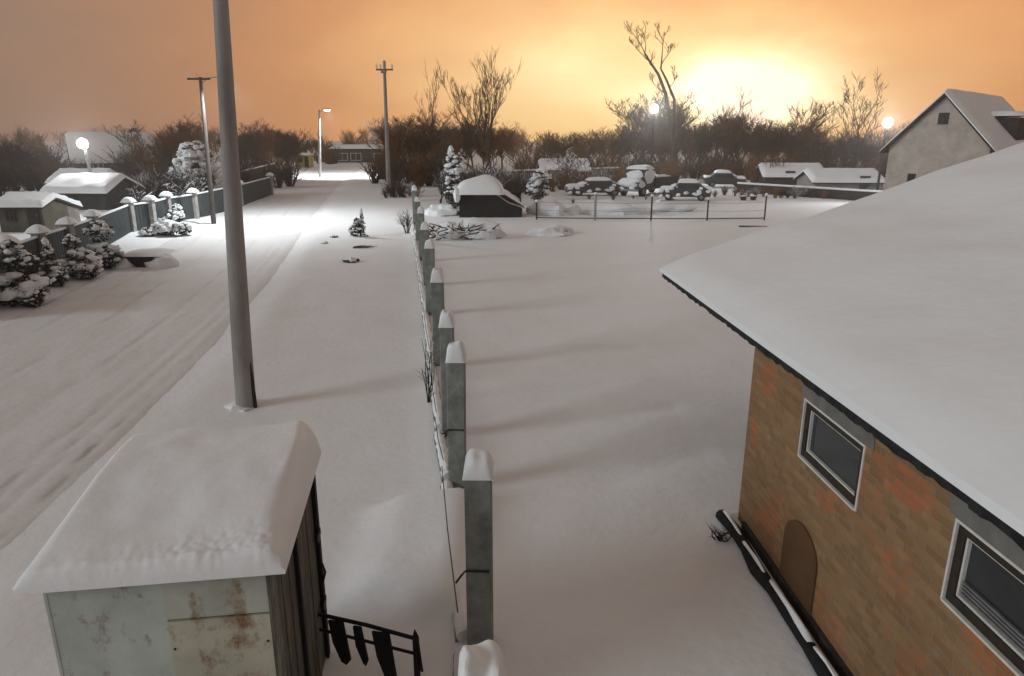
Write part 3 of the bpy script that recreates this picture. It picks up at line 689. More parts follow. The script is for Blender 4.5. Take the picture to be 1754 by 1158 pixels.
for (px, py, s, lab) in ((600, 448, .3, 'larger dark clod on the snow in front of the small conifer bush'), (572, 408, .17, 'small clod on the snow left of the small conifer bush'), (556, 418, .14, 'smallest clod, at the track edge left of the conifer bush')):
    mb = MB(); mb.lump((0, 0, 0), (s*1.2, s, s*.55), px, 10, 6, .6); tag(mb.build('snow_clod', 'bark_snow', loc=g(at(px, py), .03)), lab, 'clod')
# dark strips laid on the snow as the small conifer bush's shadow
mb = MB(); rnd = random.Random(3)
for i in range(7):
    a = Vector((rnd.uniform(-.2, .2), rnd.uniform(-.15, .15), .03)); mb.tube([a, a+Vector((rnd.uniform(.3, .9), rnd.uniform(-.2, .1), rnd.uniform(.0, .1)))], [.03, .008], 5)
tag(mb.build('bush_shadow', 'bark', loc=g(at(612, 424))), 'dark strips drawn as a shadow on the snow beside the small conifer bush', 'shadow')
# culvert in the verge
c = at(240, 456); e = empty('culvert', g(c), 'dark culvert mouth set in the snowy verge below the metal fence', 'culvert')
mb = MB(); mb.prism([(-.62, 0, .52), (.62, 0, .52), (.42, 0, .3), (.08, 0, .0), (-.08, 0, .0), (-.42, 0, .3)], (0, .5, 0)); mb.build('mouth', 'bitumen_and_shade', e, False)  # solid block, the opening's darkness is put into its black colour
mb = MB(); mb.cap(-.85, .85, -.06, 1.6, .50, .16, 3, 14, 2.5); mb.build('snow_lid', 'snow', e)
mb = MB(); mb.lump((-.78, .35, .0), (.55, .7, .55), 3, 14, 8, .25); mb.build('snow_bank', 'snow', e)
mb = MB(); mb.lump((.80, .35, -.02), (.6, .7, .55), 8, 14, 8, .25); mb.build('snow_bank', 'snow', e)

# ------------------------------------------------------------------ buildings with gables
def gable_building(name, label, cx, cy, rz, w, d, eave, ridge, wallm, cat='building', snow=.25, wins=(), door=None, chim=None, over=.3, gablem=None, dormer=None, roofm='wood_dark'):
    """w along the ridge (local x), d across (local y); local -y is the front"""
    e = empty(name, (cx, cy, hgt(cx, cy)-.1), label, cat, rz=rz)
    mb = MB(); mb.bx(-w/2, w/2, -d/2, d/2, -.4, eave)
    wl = mb.build('wall', wallm, e, False)
    for s in (-1, 1):
        mb = MB(); mb.prism([(s*w/2, -d/2, eave), (s*w/2, d/2, eave), (s*w/2, 0, ridge-.06)], (-s*.15, 0, 0)); mb.build('gable', gablem or wallm, e, False)
    sl = (ridge-eave)/(d/2); ey = d/2+over; ez = eave-over*sl
    mb = MB(); mb.prism([(-w/2-over, -ey, ez), (-w/2-over, 0, ridge), (-w/2-over, ey, ez), (-w/2-over, ey, ez+.12), (-w/2-over, 0, ridge+.12), (-w/2-over, -ey, ez+.12)], (w+2*over, 0, 0)); rf = mb.build('roof', roofm, e, False)
    mb = MB()
    for s in (-1, 1):
        hf = lambda u, v: snow*(1-(1-min(1, v/.08))**2*.8)*(1+.25*noise.noise(Vector((u*6, v*3, cx))))*sqrt(max(.05, 1-abs(2*u-1)**30))
        q = [(-w/2-over-.04, s*(ey+.05), ez+.11), (w/2+over+.04, s*(ey+.05), ez+.11), (w/2+over+.04, 0, ridge+.12), (-w/2-over-.04, 0, ridge+.12)]
        if s > 0: q = [q[1], q[0], q[3], q[2]]
        mb.drape(q, hf, 24, 10)
    mb.build('roof_snow', 'snow', e)
    for (face, a, z0, ww, hh) in wins:
        if face == 'f': mk = lambda mb, a0, a1, zz0, zz1, q: mb.bx(a0, a1, -d/2-q, -d/2+.02, zz0, zz1)
        elif face == 'l': mk = lambda mb, a0, a1, zz0, zz1, q: mb.bx(-w/2-q, -w/2+.02, a0, a1, zz0, zz1)
        else: mk = lambda mb, a0, a1, zz0, zz1, q: mb.bx(w/2-.02, w/2+q, a0, a1, zz0, zz1)
        mb = MB(); t = .09
        mk(mb, a, a+t, z0, z0+hh, .06); mk(mb, a+ww-t, a+ww, z0, z0+hh, .06); mk(mb, a+t, a+ww-t, z0, z0+t, .06); mk(mb, a+t, a+ww-t, z0+hh-t, z0+hh, .06); mk(mb, a+ww/2-t/3, a+ww/2+t/3, z0+t, z0+hh-t, .05)
        k = mb.build('window', 'white_frame' if wallm == 'wall_dark' else 'brown_frame', e, False); mb = MB(); mk(mb, a+t, a+ww-t, z0+t, z0+hh-t, .03); mb.build('pane', 'glass_dark', k, False)
    if door:
        a, ww, hh = door; mb = MB(); mb.bx(a, a+ww, -d/2-.05, -d/2+.02, 0, hh); k = mb.build('door', 'wood_dark', e, False); mb = MB(); mb.lump((a+ww-.12, -d/2-.08, 1.0), (.04, .04, .04), 0, 6, 4, 0); mb.build('handle', 'steel_grey', k)
    if chim:
        mb = MB(); mb.bx(chim[0]-.3, chim[0]+.3, -.3+chim[1], .3+chim[1], ridge-.5, ridge+.9); k = mb.build('chimney', 'plaster_dim', rf, False); mb = MB(); mb.cap(chim[0]-.33, chim[0]+.33, -.33+chim[1], .33+chim[1], ridge+.9, .2, 1); mb.build('snow_cap', 'snow', k)
    if dormer:
        x0, x1, zb, zt = dormer; yb = -(ridge-zb)/sl-.1
        mb = MB(); mb.prism([(x0, yb-.35, zb-.1), (x0, yb-.35, zt), (x0, yb+1.9, zt+.1), (x0, yb+1.9, zb+.2)], (x1-x0, 0, 0)); k = mb.build('dormer', 'wall_dark', e, False)
        mb = MB(); mb.cap(x0-.15, x1+.15, yb-.55, yb+1.9, zt+.1, .28, 2, 8, 4); mb.build('snow_cap', 'snow', k)
    return e
# neighbour's gabled house behind the brick outbuilding
ap = aty(1620, 150, 40); ang = radians(44); rd = Vector((cos(ang), sin(ang), 0))
W_, D_ = 12.0, 5.0; ridge_z = ap.z-.28; c = Vector((ap.x, ap.y, 0))+rd*(W_/2+.3)
gable_building('neighbour_house', 'pale gabled neighbour house with snowy roof seen beyond the brick outbuilding', c.x, c.y, ang, W_, D_, ridge_z-2.7, ridge_z, 'plaster', 'house',
    wins=(('l', -1.9, 1.6, .9, 1.2), ('l', .9, 2.1, .4, 1.0), ('l', -.3, ridge_z-1.5, .5, .6), ('f', -3.5, 1.2, 1.1, 1.3)), gablem='plaster', dormer=(-1.2, 1.4, ridge_z-2.3, ridge_z-1.1), over=.35)
# left: house with a broad snowy roof behind the floodlight
q = aty(176, 276, 84); q2 = aty(180, 231, 87)
gable_building('farmhouse', 'broad snow roofed house behind the glaring floodlight', q.x, q.y+2.5, radians(33), 8.6, 6.0, q.z+.1, q2.z, 'wall_dark', 'house', wins=(('f', -2.5, 1.0, 1.1, 1.2), ('f', 1.8, 1.0, 1.1, 1.2)), door=(-.4, .9, 2.0), snow=.3, chim=(2.6, .6))
a = aty(78, 330, 50); b = aty(183, 327, 50); mid = (a+b)/2
gable_building('barn', 'long low snow roofed barn with dark open wall, behind the metal fence', mid.x, mid.y+2.2, -.06, (b-a).length, 4.2, mid.z, mid.z+.85, 'wall_dark', 'barn', wins=(('f', -1.6, .6, .8, .7),), door=(.3, .9, 1.6), snow=.3)
a = aty(84, 312, 60); b = aty(165, 308, 60); mid = (a+b)/2
gable_building('lean_roof_shed', 'second snow roofed shed just behind the long low barn', mid.x, mid.y+2.0, .03, (b-a).length, 3.6, mid.z-.1, mid.z+.6, 'wall_dark', 'shed', snow=.3, door=(-.5, .9, 1.7))
a = aty(-8, 360, 37); b = aty(66, 358, 37); mid = (a+b)/2
gable_building('garden_hut', 'small beige plank hut with snow heaped roof at the left edge', mid.x, mid.y+1.3, .05, (b-a).length, 2.4, mid.z, mid.z+.35, 'wall_beige', 'hut', snow=.3, over=.12, door=(.35, .62, 1.7), wins=(('f', -.75, .7, .5, .6),))
a = aty(70, 366, 39); b = aty(98, 364, 39); mid = (a+b)/2
gable_building('grey_hut', 'narrow grey hut with snow roof beside the beige plank hut', mid.x, mid.y+1.0, .0, (b-a).length, 2.0, mid.z, mid.z+.3, 'plaster_dim', 'hut', snow=.28, over=.12, door=(-.3, .6, 1.5))
# end of the street
a = aty(577, 254, 150); b = aty(662, 252, 150); mid = (a+b)/2
gable_building('long_barn', 'long dark barn with snow edged roof closing the far end of the street', mid.x, mid.y+4, .0, (b-a).length*1.25, 8, mid.z-.1, mid.z+.35, 'wall_dark', 'barn', snow=.3, wins=(('f', -5.2, .5, 2.2, 1.5), ('f', -2.4, .5, 2.2, 1.5), ('f', 2.4, .5, 2.2, 1.5)), door=(.6, 1.0, 2.0))
p = g(aty(522, 284, 126)); e = empty('kiosk', p, 'small yellow kiosk at the far left side of the street', 'kiosk')
mb = MB(); mb.bx(-1.3, 1.3, -1, 1, -.2, 2.1); mb.build('wall', 'kiosk_yellow', e, False)
mb = MB(); mb.bx(-.9, .0, -1.04, -.98, .9, 1.7); mb.build('window', 'glass_dark', e, False)
mb = MB(); mb.bx(.3, 1.0, -1.05, -.98, 0, 1.85); mb.build('door', 'wood_dark', e, False)
mb = MB(); mb.cap(-1.5, 1.5, -1.2, 1.2, 2.09, .35, 2, 8, 4); mb.build('roof_snow', 'snow', e)
# far right low sheds and board fence
a = aty(1318, 296, 78); b = aty(1415, 300, 78); mid = (a+b)/2
gable_building('low_shed', 'low shed with pale snow roof beyond the parked car', mid.x, mid.y+2.5, -.12, (b-a).length, 5, mid.z-.2, mid.z+.8, 'wall_dark', 'shed', snow=.3, door=(-1, 1, 1.6))
a = aty(1400, 302, 70); b = aty(1515, 308, 70); mid = (a+b)/2
gable_building('low_shed', 'flat snow roofed shed just left of the neighbour house', mid.x, mid.y+2.5, -.05, (b-a).length, 5, mid.z-.3, mid.z+.55, 'plaster_dim', 'shed', snow=.3, door=(1, 1, 1.5))
a = aty(905, 292, 80); b = aty(985, 290, 80); mid = (a+b)/2
gable_building('low_shed', 'greyish low shed behind the frosted bushes, left of the long parked car', mid.x+1.5, mid.y+3, .06, (b-a).length, 4, mid.z-.1, mid.z+.8, 'plaster_dim', 'shed', snow=.3, door=(1.4, .9, 1.4), wins=(('f', -1.8, .5, .8, .6),))
def board_fence(name, label, a, b, h, m):
    e = empty(name, g(a), label, 'fence'); A = Vector((0, 0, 0)); B = Vector((b.x-a.x, b.y-a.y, 0)); d = B.normalized(); n = Vector((-d.y, d.x, 0)); L_ = B.length; rnd = random.Random(a.x)
    mb = MB(); t = 0
    while t < L_:
        w = rnd.uniform(.1, .16); p = A+d*t; hh = h+rnd.uniform(-.06, .06); q = p+d*w
        mb.prism([p+Vector((0, 0, -.2)), q+Vector((0, 0, -.2)), q+Vector((0, 0, hh)), p+Vector((0, 0, hh))], n*.03); t += w+.015
    mb.build('boards', m, e, False)
    k = max(2, int(L_/2.5))
    for i in range(k+1):
        mb = MB(); p = A+d*L_*i/k+n*.1; mb.bx(p.x-.06, p.x+.06, p.y-.06, p.y+.06, -.3, h+.05); mb.build('post', 'wood_dark', e, False)
    mb = MB(); mb.tube([A+Vector((0, 0, h+.03)), B+Vector((0, 0, h+.03))], .09, 6); mb.build('snow_strip', 'snow', e)
board_fence('board_fence', 'dark snow topped board fence running right behind the parked car', aty(1262, 328, 68), aty(1540, 322, 56), .85, 'wood_dark')
board_fence('board_fence', 'grey board fence behind the dark lean-to and frosted bushes', aty(760, 300, 72), aty(1060, 300, 84), 1.5, 'wood_grey')
board_fence('board_fence', 'dark board fence along the far left side of the street', Vector((-27.5, 70, 0)), Vector((-36, 118, 0)), 1.5, 'wood_dark')
board_fence('board_fence', 'dark board fence on the right of the street behind the pale pole', Vector((-16.5, 98, 0)), Vector((-4, 74, 0)), 1.4, 'wood_dark')

# ------------------------------------------------------------------ lean-to, brush pile, snow piles
p = at(787, 372); p = g(p); s = (at(897, 372)-at(787, 372)).length/110.
e = empty('lean_to', p, 'dark fronted lean-to with a thick slab of snow on its roof', 'shelter')
X = lambda px: (px-787)*s
mb = MB(); mb.prism([(X(787), 0, -.3), (X(893), 0, -.3), (X(895), 0, .55), (X(848), 0, 1.75), (X(787), 0, 1.55)], (0, .08, 0)); mb.build('front_shade', 'bitumen_and_shade', e, False)  # black sheet standing in for the shade of the open front
mb = MB(); mb.prism([(X(787), .08, -.3), (X(787), 2.4, -.3), (X(787), 2.2, 1.7), (X(787), .08, 1.5)], (.08, 0, 0)); mb.prism([(X(893), .08, -.3), (X(893), 2.4, -.3), (X(893), 2.4, 1.4), (X(893), .08, .5)], (-.08, 0, 0)); mb.bx(X(787), X(893), 2.4, 2.48, -.3, 1.4); mb.build('side_wall', 'bitumen_and_shade', e, False)
mb = MB(); mb.tube([(X(842), -.06, 1.72), (X(872), -.08, .95), (X(900), -.1, .6)], .045, 6); mb.build('slanting_rail', 'pale_concrete', e)
mb = MB(); mb.cap(X(781), X(864), -.38, 2.3, 1.48, 1.08, 3, 20, 3.2, .22); mb.lump((X(784), -.2, 1.45), (.24, .24, .45), 3, 10, 6, .3); mb.build('roof_snow', 'snow_rough', e)
mb = MB(); mb.drape([(X(852), -.1, 1.66), (X(897), -.1, .62), (X(899), 2.5, .7), (X(856), 2.5, 1.7)], lambda u, v: .12*(1+.5*noise.noise(Vector((u*5, v*5, 1)))), 12, 10); mb.build('side_snow', 'bark_snow', e)
def mound(name, label, px, py, r, seed, cat='snow pile', m='snow_rough', sticks=0, amp=.5):
    p = g(at(px, py)); mb = MB(); mb.lump((0, r[1]*.4, -.1), r, seed, 26, 14, amp, -.2)
    if not sticks: return tag(mb.build(name, m, loc=p), label, cat)
    e = empty(name, p, label, cat); mb.build('snow_cover', m, e); rnd = random.Random(seed); mb = MB()
    for i in range(sticks):
        a = Vector((rnd.uniform(-r[0], r[0])*.8, rnd.uniform(-.6, .3)*r[1], rnd.uniform(.1, .6)*r[2])); d = Vector((rnd.uniform(-1, 1), rnd.uniform(-.6, .1), rnd.uniform(-.25, .6)))*rnd.uniform(.4, 1.0)
        mb.tube([a, a+d*.5, a+d], [.035, .028, .01], 5)
    mb.build('sticks', 'bark', e); return e
mound('brush_pile', 'snow covered heap of brush behind the fence posts, before the lean-to', 793, 408, (2.0, 1.3, 1.05), 6, 'brush pile', 'snow_rough', 90, .75)
mound('snow_pile', 'peaked snow pile right of the lean-to, behind the wire fence', 950, 368, (1.6, 1.0, .95), 2)
mound('snow_pile', 'low long snow pile on the yard side of the wire fence', 945, 402, (1.25, .9, .55), 4)
mound('snow_pile', 'broad snow heap behind the middle of the wire fence', 1060, 366, (2.4, 1.2, .75), 9)
mound('snow_pile', 'smooth snow heap in front of the snow buried car', 1135, 362, (2.2, 1.3, .6), 13)
mound('snow_pile', 'bright snow heap left of the lean-to by the frosted shrub', 755, 368, (1.3, 1.0, .7), 14)
# ------------------------------------------------------------------ wire fence
def wire_fence():
    PX = [(919, 376, 345), (1019, 377, 332), (1115, 377, 335), (1211, 377, 340), (1309, 377, 334)]
    o = g(at(919, 376)); e = empty('wire_fence', o, 'thin wire fence with five posts across the snowy lot', 'fence'); P = []
    for i, (px, py, tp) in enumerate(PX):
        p = g(at(px, py))-o; h = aty(px, tp, at(px, py).y).z
        mb = MB(); mb.tube([p+Vector((0, 0, -.3)), p+Vector((0, 0, h))], .075 if i == 1 else .05, 6); k = mb.build('post', 'pale_concrete' if i == 1 else 'wood_dark', e); P.append(p)
        mb = MB(); mb.lump(p+Vector((0, 0, h+.04)), (.1, .1, .09), i, 8, 5, .2); mb.build('snow_cap', 'snow', k)
    mb = MB()
    for a, b in zip(P, P[1:]): mb.tube([a+Vector((0, 0, .12)), b+Vector((0, 0, .12))], .035, 5)
    mb.build('bottom_rail', 'wood_dark', e)
    for z in (.6, 1.1):
        mb = MB()
        for a, b in zip(P, P[1:]): mb.tube([a+Vector((0, 0, z)), (a+b)/2+Vector((0, 0, z-.05)), b+Vector((0, 0, z))], .008, 4)
        mb.build('wire', 'steel_dark', e)
wire_fence()
for i, (px, lab) in enumerate(((1273, 'left of two dark buckets behind the last wire fence post'), (1290, 'right of two dark buckets behind the last wire fence post'))):
    p = g(at(px, 343)); e = empty('bucket', p, lab, 'bucket', 'two dark buckets on the snow')
    mb = MB(); mb.tube([(0, 0, -.05), (0, 0, .32)], [.2, .28], 10); mb.build('body', 'steel_dark', e); mb = MB(); mb.lump((0, 0, .33), (.26, .26, .08), i, 10, 5, .2); mb.build('snow_cap', 'snow', e)
mb = MB(); mb.box((0, 0, .02), (1.7, .16, .06), Euler((0, .03, .12)).to_matrix()); tag(mb.build('plank', 'wood_dark', None, False, loc=g(at(1290, 388))), 'dark plank lying on the snow before the last wire fence post', 'plank')

# ------------------------------------------------------------------ vehicles under snow
def wheel(parent, x, y, r, w=.2):
    mb = MB(); mb.tube([(x, y-w/2, r), (x, y-w/2+.03, r), (x, y+w/2-.03, r), (x, y+w/2, r)], [r*.9, r, r, r*.9], 16); k = mb.build('wheel', 'tyre', parent); mb = MB(); mb.tube([(x, y-w/2-.012, r), (x, y+w/2+.012, r)], r*.55, 12); mb.build('rim', 'steel_grey', k)
def car():
    p = g(at(1172, 343)); e = empty('parked_car', p, 'parked hatchback buried under lumpy snow, right of the old truck', 'car', rz=radians(-12)); wd = 1.65
    prof = [(-2.0, .3), (-2.05, .6), (-1.95, .82), (-1.1, .92), (-.55, 1.4), (1.0, 1.45), (1.65, 1.0), (2.0, .95), (2.05, .55), (2.0, .3)]
    mb = MB(); mb.prism([(x, -wd/2, z) for x, z in prof], (0, wd, 0)); b = mb.build('body', 'car_paint', e, False); bv = b.modifiers.new('bevel', 'BEVEL'); bv.width = .07; bv.segments = 3; bv.limit_method = 'ANGLE'
    for s in (-1, 1):
        y = s*wd/2
        for (x0, x1, x2, x3) in ((-.82, -.45, .15, .15), (.22, .22, .9, 1.25)):
            mb = MB(); mb.prism([(x0, y-.012*(s < 0), .96), (x3, y-.012*(s < 0), .96), (x2, y-.012*(s < 0), 1.34), (x1, y-.012*(s < 0), 1.34)], (0, .012, 0)); mb.build('side_window', 'glass_dark', e, False)
        for x in (-1.3, 1.3): wheel(e, x, s*(wd/2-.08), .3)
        mb = MB(); mb.lump((-2.03, s*.6, .66), (.05, .18, .09), 0, 8, 5, 0); mb.build('headlight', 'insulator', e)
        mb = MB(); mb.lump((2.05, s*.65, .72), (.04, .13, .1), 0, 8, 5, 0); mb.build('tail_light', 'brown_board', e)
    mb = MB(); mb.cap(-.6, 1.1, -.8, .8, 1.43, .28, 2, 12, 4); mb.cap(-2.05, -.95, -.8, .8, .86, .26, 4, 12, 4); mb.cap(1.4, 2.05, -.78, .78, .95, .2, 5, 10, 4)
    for s in (-1, 1):
        mb.lump((-.75, s*.55, 1.1), (.35, .3, .2), s+3, 10, 6, .4)
    for i in range(15):
        mb.lump((random.uniform(-2.0, 2.0), -.83, random.uniform(.35, 1.15)), (.2, .07, .13), i, 7, 4, .6)
    mb.build('snow_cover', 'snow_rough', e)
    return e
CAR = car()
def truck():
    p = g(at(1098, 334)); e = empty('truck', p, 'old truck with snow plastered cab and long dark bed', 'truck', rz=radians(48)); e.scale = (1.12, 1.12, 1.12)
    mb = MB(); mb.prism([(-1.9, -.95, .5), (-1.9, -.95, 1.15), (-1.2, -.95, 1.25), (-.85, -.95, 2.05), (.35, -.95, 2.1), (.35, -.95, .5)], (0, 1.9, 0)); b = mb.build('cab', 'car_paint', e, False); bv = b.modifiers.new('bevel', 'BEVEL'); bv.width = .06; bv.segments = 2; bv.limit_method = 'ANGLE'
    mb = MB(); mb.bx(.45, 4.0, -1.0, 1.0, .75, .85)
    for s in (-1, 1): mb.bx(.45, 4.0, s*1.0-.03, s*1.0+.03, .85, 1.4)
    mb.bx(.45, .5, -.97, .97, .85, 1.55); mb.bx(3.95, 4.0, -.97, .97, .85, 1.4); mb.build('bed', 'wall_dark', e, False)
    mb = MB(); mb.bx(-1.8, 4.0, -.45, .45, .45, .7); mb.build('chassis', 'steel_dark', e, False)
    mb = MB(); mb.prism([(-1.21, -.8, 1.29), (-1.21, .8, 1.29), (-.89, .75, 1.98), (-.89, -.75, 1.98)], (-.02, 0, .01)); mb.build('windscreen', 'glass_dark', e, False)
    mb = MB(); mb.prism([(-.95, -.965, 1.25), (.1, -.965, 1.25), (.1, -.965, 1.9), (-.7, -.965, 1.9)], (0, .012, 0)); mb.build('side_window', 'glass_dark', e, False)
    for s in (-1, 1):
        for x in (-1.2, 3.0): wheel(e, x, s*.85, .42, .28)
        mb = MB(); mb.lump((-1.92, s*.65, .9), (.05, .15, .15), 0, 8, 5, 0); mb.build('headlight', 'insulator', e)
    mb = MB(); mb.bx(-2.0, -1.91, -.95, .95, .42, .58); mb.build('bumper', 'steel_grey', e, False)
    mb = MB(); mb.cap(-.95, .4, -.98, .98, 2.06, .3, 3, 12, 4); mb.cap(-1.95, -1.1, -.95, .95, 1.14, .3, 7, 12, 3.5); mb.cap(.5, 4.0, -.95, .95, .86, .55, 9, 12, 5, .5); mb.lump((-1.12, 0, 1.55), (.2, .8, .42), 5, 12, 8, .3); mb.lump((-1.92, .1, 1.0), (.14, .75, .25), 15, 12, 8, .5)
    mb.lump((-.4, -.98, 1.55), (.75, .12, .5), 8, 12, 8, .5); mb.lump((-1.5, -.98, .95), (.4, .1, .22), 9, 10, 6, .5)
    for i in range(10): mb.lump((-1.93, random.uniform(-.8, .8), random.uniform(.5, 1.1)), (.08, .16, .12), i, 7, 4, .5)
    mb.build('snow_cover', 'snow_rough', e)
truck()
c = copy_tree(CAR); c.location = g(at(1018, 335)); c.rotation_euler = (0, 0, radians(8)); c.scale = (1.25, 1, .92); c['label'] = 'long dark parked car with snow on bonnet and roof, left of the old truck'
c = copy_tree(CAR); c.location = g(aty(1240, 322, 74)); c.rotation_euler = (0, 0, radians(172)); c['label'] = 'farther snow buried car half hidden behind the board fence'

# ------------------------------------------------------------------ trees
def grow(mb_t, mb_c, seed, h, spread, levels, r0, up=.35, n0=7, fork=1, dens=3, twig=.012, starts=None):
    rnd = random.Random(seed)
    def br(p, d, L, r, lv, mb):
        k = 4; pts = [p]; q = p.copy(); dd = d.copy()
        for i in range(k):
            dd = (dd+Vector((rnd.gauss(0, .13), rnd.gauss(0, .13), rnd.gauss(.03, .06)))).normalized(); q = q+dd*L/k; pts.append(q.copy())
        rr = [max(twig, r*(1-.55*i/k)) for i in range(k+1)]
        mb.tube(pts, rr, 6 if lv >= levels-1 else (4 if r > .03 else 3), False)
        if lv <= 0: return
        m = n0 if lv == levels else dens+rnd.choice((0, 1))
        for i in range(m):
            t = rnd.uniform(.35 if lv == levels else .25, 1.0); s = t*k; j = min(k-1, int(s)); pp = pts[j].lerp(pts[j+1], s-j)
            a = rnd.uniform(0, 2*pi); side = Vector((cos(a), sin(a), 0)); nd = (dd*.75+side*spread*rnd.uniform(.6, 1.2)+Vector((0, 0, up*rnd.uniform(.2, 1)))).normalized()
            br(pp, nd, L*rnd.uniform(.42, .68), max(twig, rr[j]*.55), lv-1, mb_c)
    for (p, d, L, r) in starts or (): br(Vector(p), Vector(d).normalized(), L, r, levels, mb_c)
    for f in range(0 if starts else fork):
        a = rnd.uniform(0, 2*pi); lean = .0 if fork == 1 else .22
        br(Vector((0, 0, -.3)), Vector((cos(a)*lean, sin(a)*lean, 1)).normalized(), h*.62, r0, levels, mb_t)
def bare_tree(name, label, loc, h, seed, m='bark_brown', spread=.7, levels=4, r0=None, group=None, fork=1, n0=8, up=.35, dens=3, twig=.014, cat='tree'):
    e = empty(name, loc, label, cat, group); a, b = MB(), MB(); grow(a, b, seed, h, spread, levels, r0 or h*.018, up, n0, fork, dens, twig)
    a.build('trunk', m, e, False); b.build('crown', m, e, False); return e
def place(proto, loc, s, rz, label, group=None):
    c = copy_tree(proto); c.location = loc; c.scale = (s, s, s*random.uniform(.92, 1.08)); c.rotation_euler = (0, 0, rz); c['label'] = label
    if group: c['group'] = group
    return c
def far(px, Y): q = aty(px, 300, Y); return g((q.x, Y))
def height_to(px, py, Y): return aty(px, py, Y).z
# landmark trees
Q = far(1150, 92); e = empty('bare_tree', Q, 'tallest bare tree, forked, standing against the bright glow', 'tree')
K = lambda px, py: Vector((aty(px, py, 92).x-Q.x, 0, aty(px, py, 92).z-Q.z))
a, b = MB(), MB()
a.tube([(0, 0, -.4), (0, 0, 4), K(1140, 160), K(1128, 128), K(1112, 104), K(1104, 90)], [.32, .28, .22, .17, .13, .09], 7)
a.tube([(.3, .3, 2), K(1155, 170), K(1142, 138), K(1132, 118), K(1134, 95)], [.2, .18, .15, .11, .07], 6)
S = []
for (px, py, dx, dz, L) in ((1104, 90, -.5, 1, 4.6), (1104, 92, .25, 1, 4.2), (1112, 104, -1, .7, 3.8), (1134, 95, .15, 1, 4.4), (1132, 112, .7, 1, 3.4), (1128, 128, -.9, .8, 3.2), (1140, 160, -1, .5, 3.2), (1145, 150, .9, .7, 3.0)):
    S.append((K(px, py), (dx, random.uniform(-.3, .3), dz), L*.6, .065))
grow(a, b, 71, 1, .55, 3, .1, .5, 5, 1, 3, .016, starts=S)
a.build('trunk', 'bark', e); b.build('crown', 'bark_brown', e, False)
bare_tree('bare_tree', 'slim twin stemmed bare tree behind the lean-to', far(846, 80), height_to(850, 105, 80)*1.0, 5, 'bark', .38, 4, .15, fork=3, n0=6, up=.9, twig=.016)
bare_tree('bare_tree', 'thin tall bare tree rising from the brown wood, left of the twin stemmed tree', far(745, 100), height_to(745, 122, 100)*1.02, 9, 'bark', .3, 3, .13, n0=6, up=.9, twig=.02)
bare_tree('bare_tree', 'single bare tree right of the bright glow, left of the lamp by the house', far(1462, 95), height_to(1462, 150, 95), 14, 'bark_brown', .55, 4, .2, n0=7, twig=.022)
bare_tree('bare_tree', 'bushy bare tree standing right under the brightest glow', far(1338, 105), height_to(1338, 148, 105), 17, 'bark_brown', .6, 4, .2, n0=9, twig=.024)
bare_tree('bare_tree', 'pale bare tree with leaning boughs right of the lamp mast', far(1232, 96), height_to(1228, 158, 96)*.95, 36, 'bark_brown', .6, 4, .18, n0=9, up=.5, twig=.016)
# wood masses: seven crowns, copied
prot = []
for k in range(6):
    prot.append(bare_tree('bare_tree', 'x', Vector((0, 0, -50)), 8.0, 100+k, ('bark_brown', 'bark')[k % 2], .8, 4, .16, fork=(1, 2, 3)[k % 3], n0=11, up=.35, dens=4, twig=.015))
used = set()
WOODS = [ # px range, top-y left, top-y right, distance range, count, label, group
 (676, 742, 182, 190, 84, 105, 11, 'bare tree in the dense brown wood right of the pale utility pole', 'brown wood right of the pale pole'),
 (735, 870, 188, 205, 90, 115, 11, 'bare tree in the brown wood behind the lean-to', 'brown wood behind the lean-to'),
 (870, 1075, 232, 205, 100, 130, 11, 'bare tree in the low orange lit wood left of the lamp mast', 'low wood left of the lamp mast'),
 (1085, 1195, 150, 160, 96, 115, 10, 'bushy bare tree around the foot of the tallest tree', 'trees around the tallest tree'),
 (1195, 1300, 185, 185, 100, 125, 7, 'bare tree in the low wood right of the tallest tree', 'low wood right of the tallest tree'),
 (1290, 1420, 185, 195, 95, 120, 10, 'bare tree in the dark wood under the brightest glow', 'dark wood under the glow'),
 (1420, 1560, 212, 215, 80, 110, 10, 'bare tree in the low wood left of the neighbour house', 'low wood by the neighbour house'),
 (245, 345, 216, 208, 75, 100, 14, 'bare tree in the dark wood left of the second pole', 'dark wood left of the second pole'),
 (395, 510, 206, 206, 90, 125, 16, 'bare tree in the dark wood between near pole and far street lamp', 'dark wood between the poles'),
 (500, 620, 225, 222, 155, 190, 10, 'bare tree behind the barn at the far end of the street', 'trees behind the far barn'),
 (-30, 85, 238, 255, 80, 110, 12, 'bare tree in the dark wood at the left edge', 'dark wood at the left edge'),
 (700, 1540, 255, 262, 70, 78, 0, '', ''),
]
rw = random.Random(12)
for (x0, x1, ty0, ty1, d0, d1, n, lab, grp) in WOODS:
    for i in range(n):
        t = (i+rw.uniform(.1, .9))/n; px = x0+(x1-x0)*t; Y = rw.uniform(d0, d1); k = rw.randrange(6)
        hh = height_to(px, ty0+(ty1-ty0)*t+rw.choice((-8, 4, 12, 22, 34, 44)), Y); s = max(.45, hh/8.6)
        loc = far(px, Y)
        if k not in used:
            used.add(k); o = prot[k]; o.location = loc; o.scale = (s, s, s); o['label'] = lab; o['group'] = grp
        else: place(prot[k], loc, s, rw.uniform(0, 6.3), lab, grp)
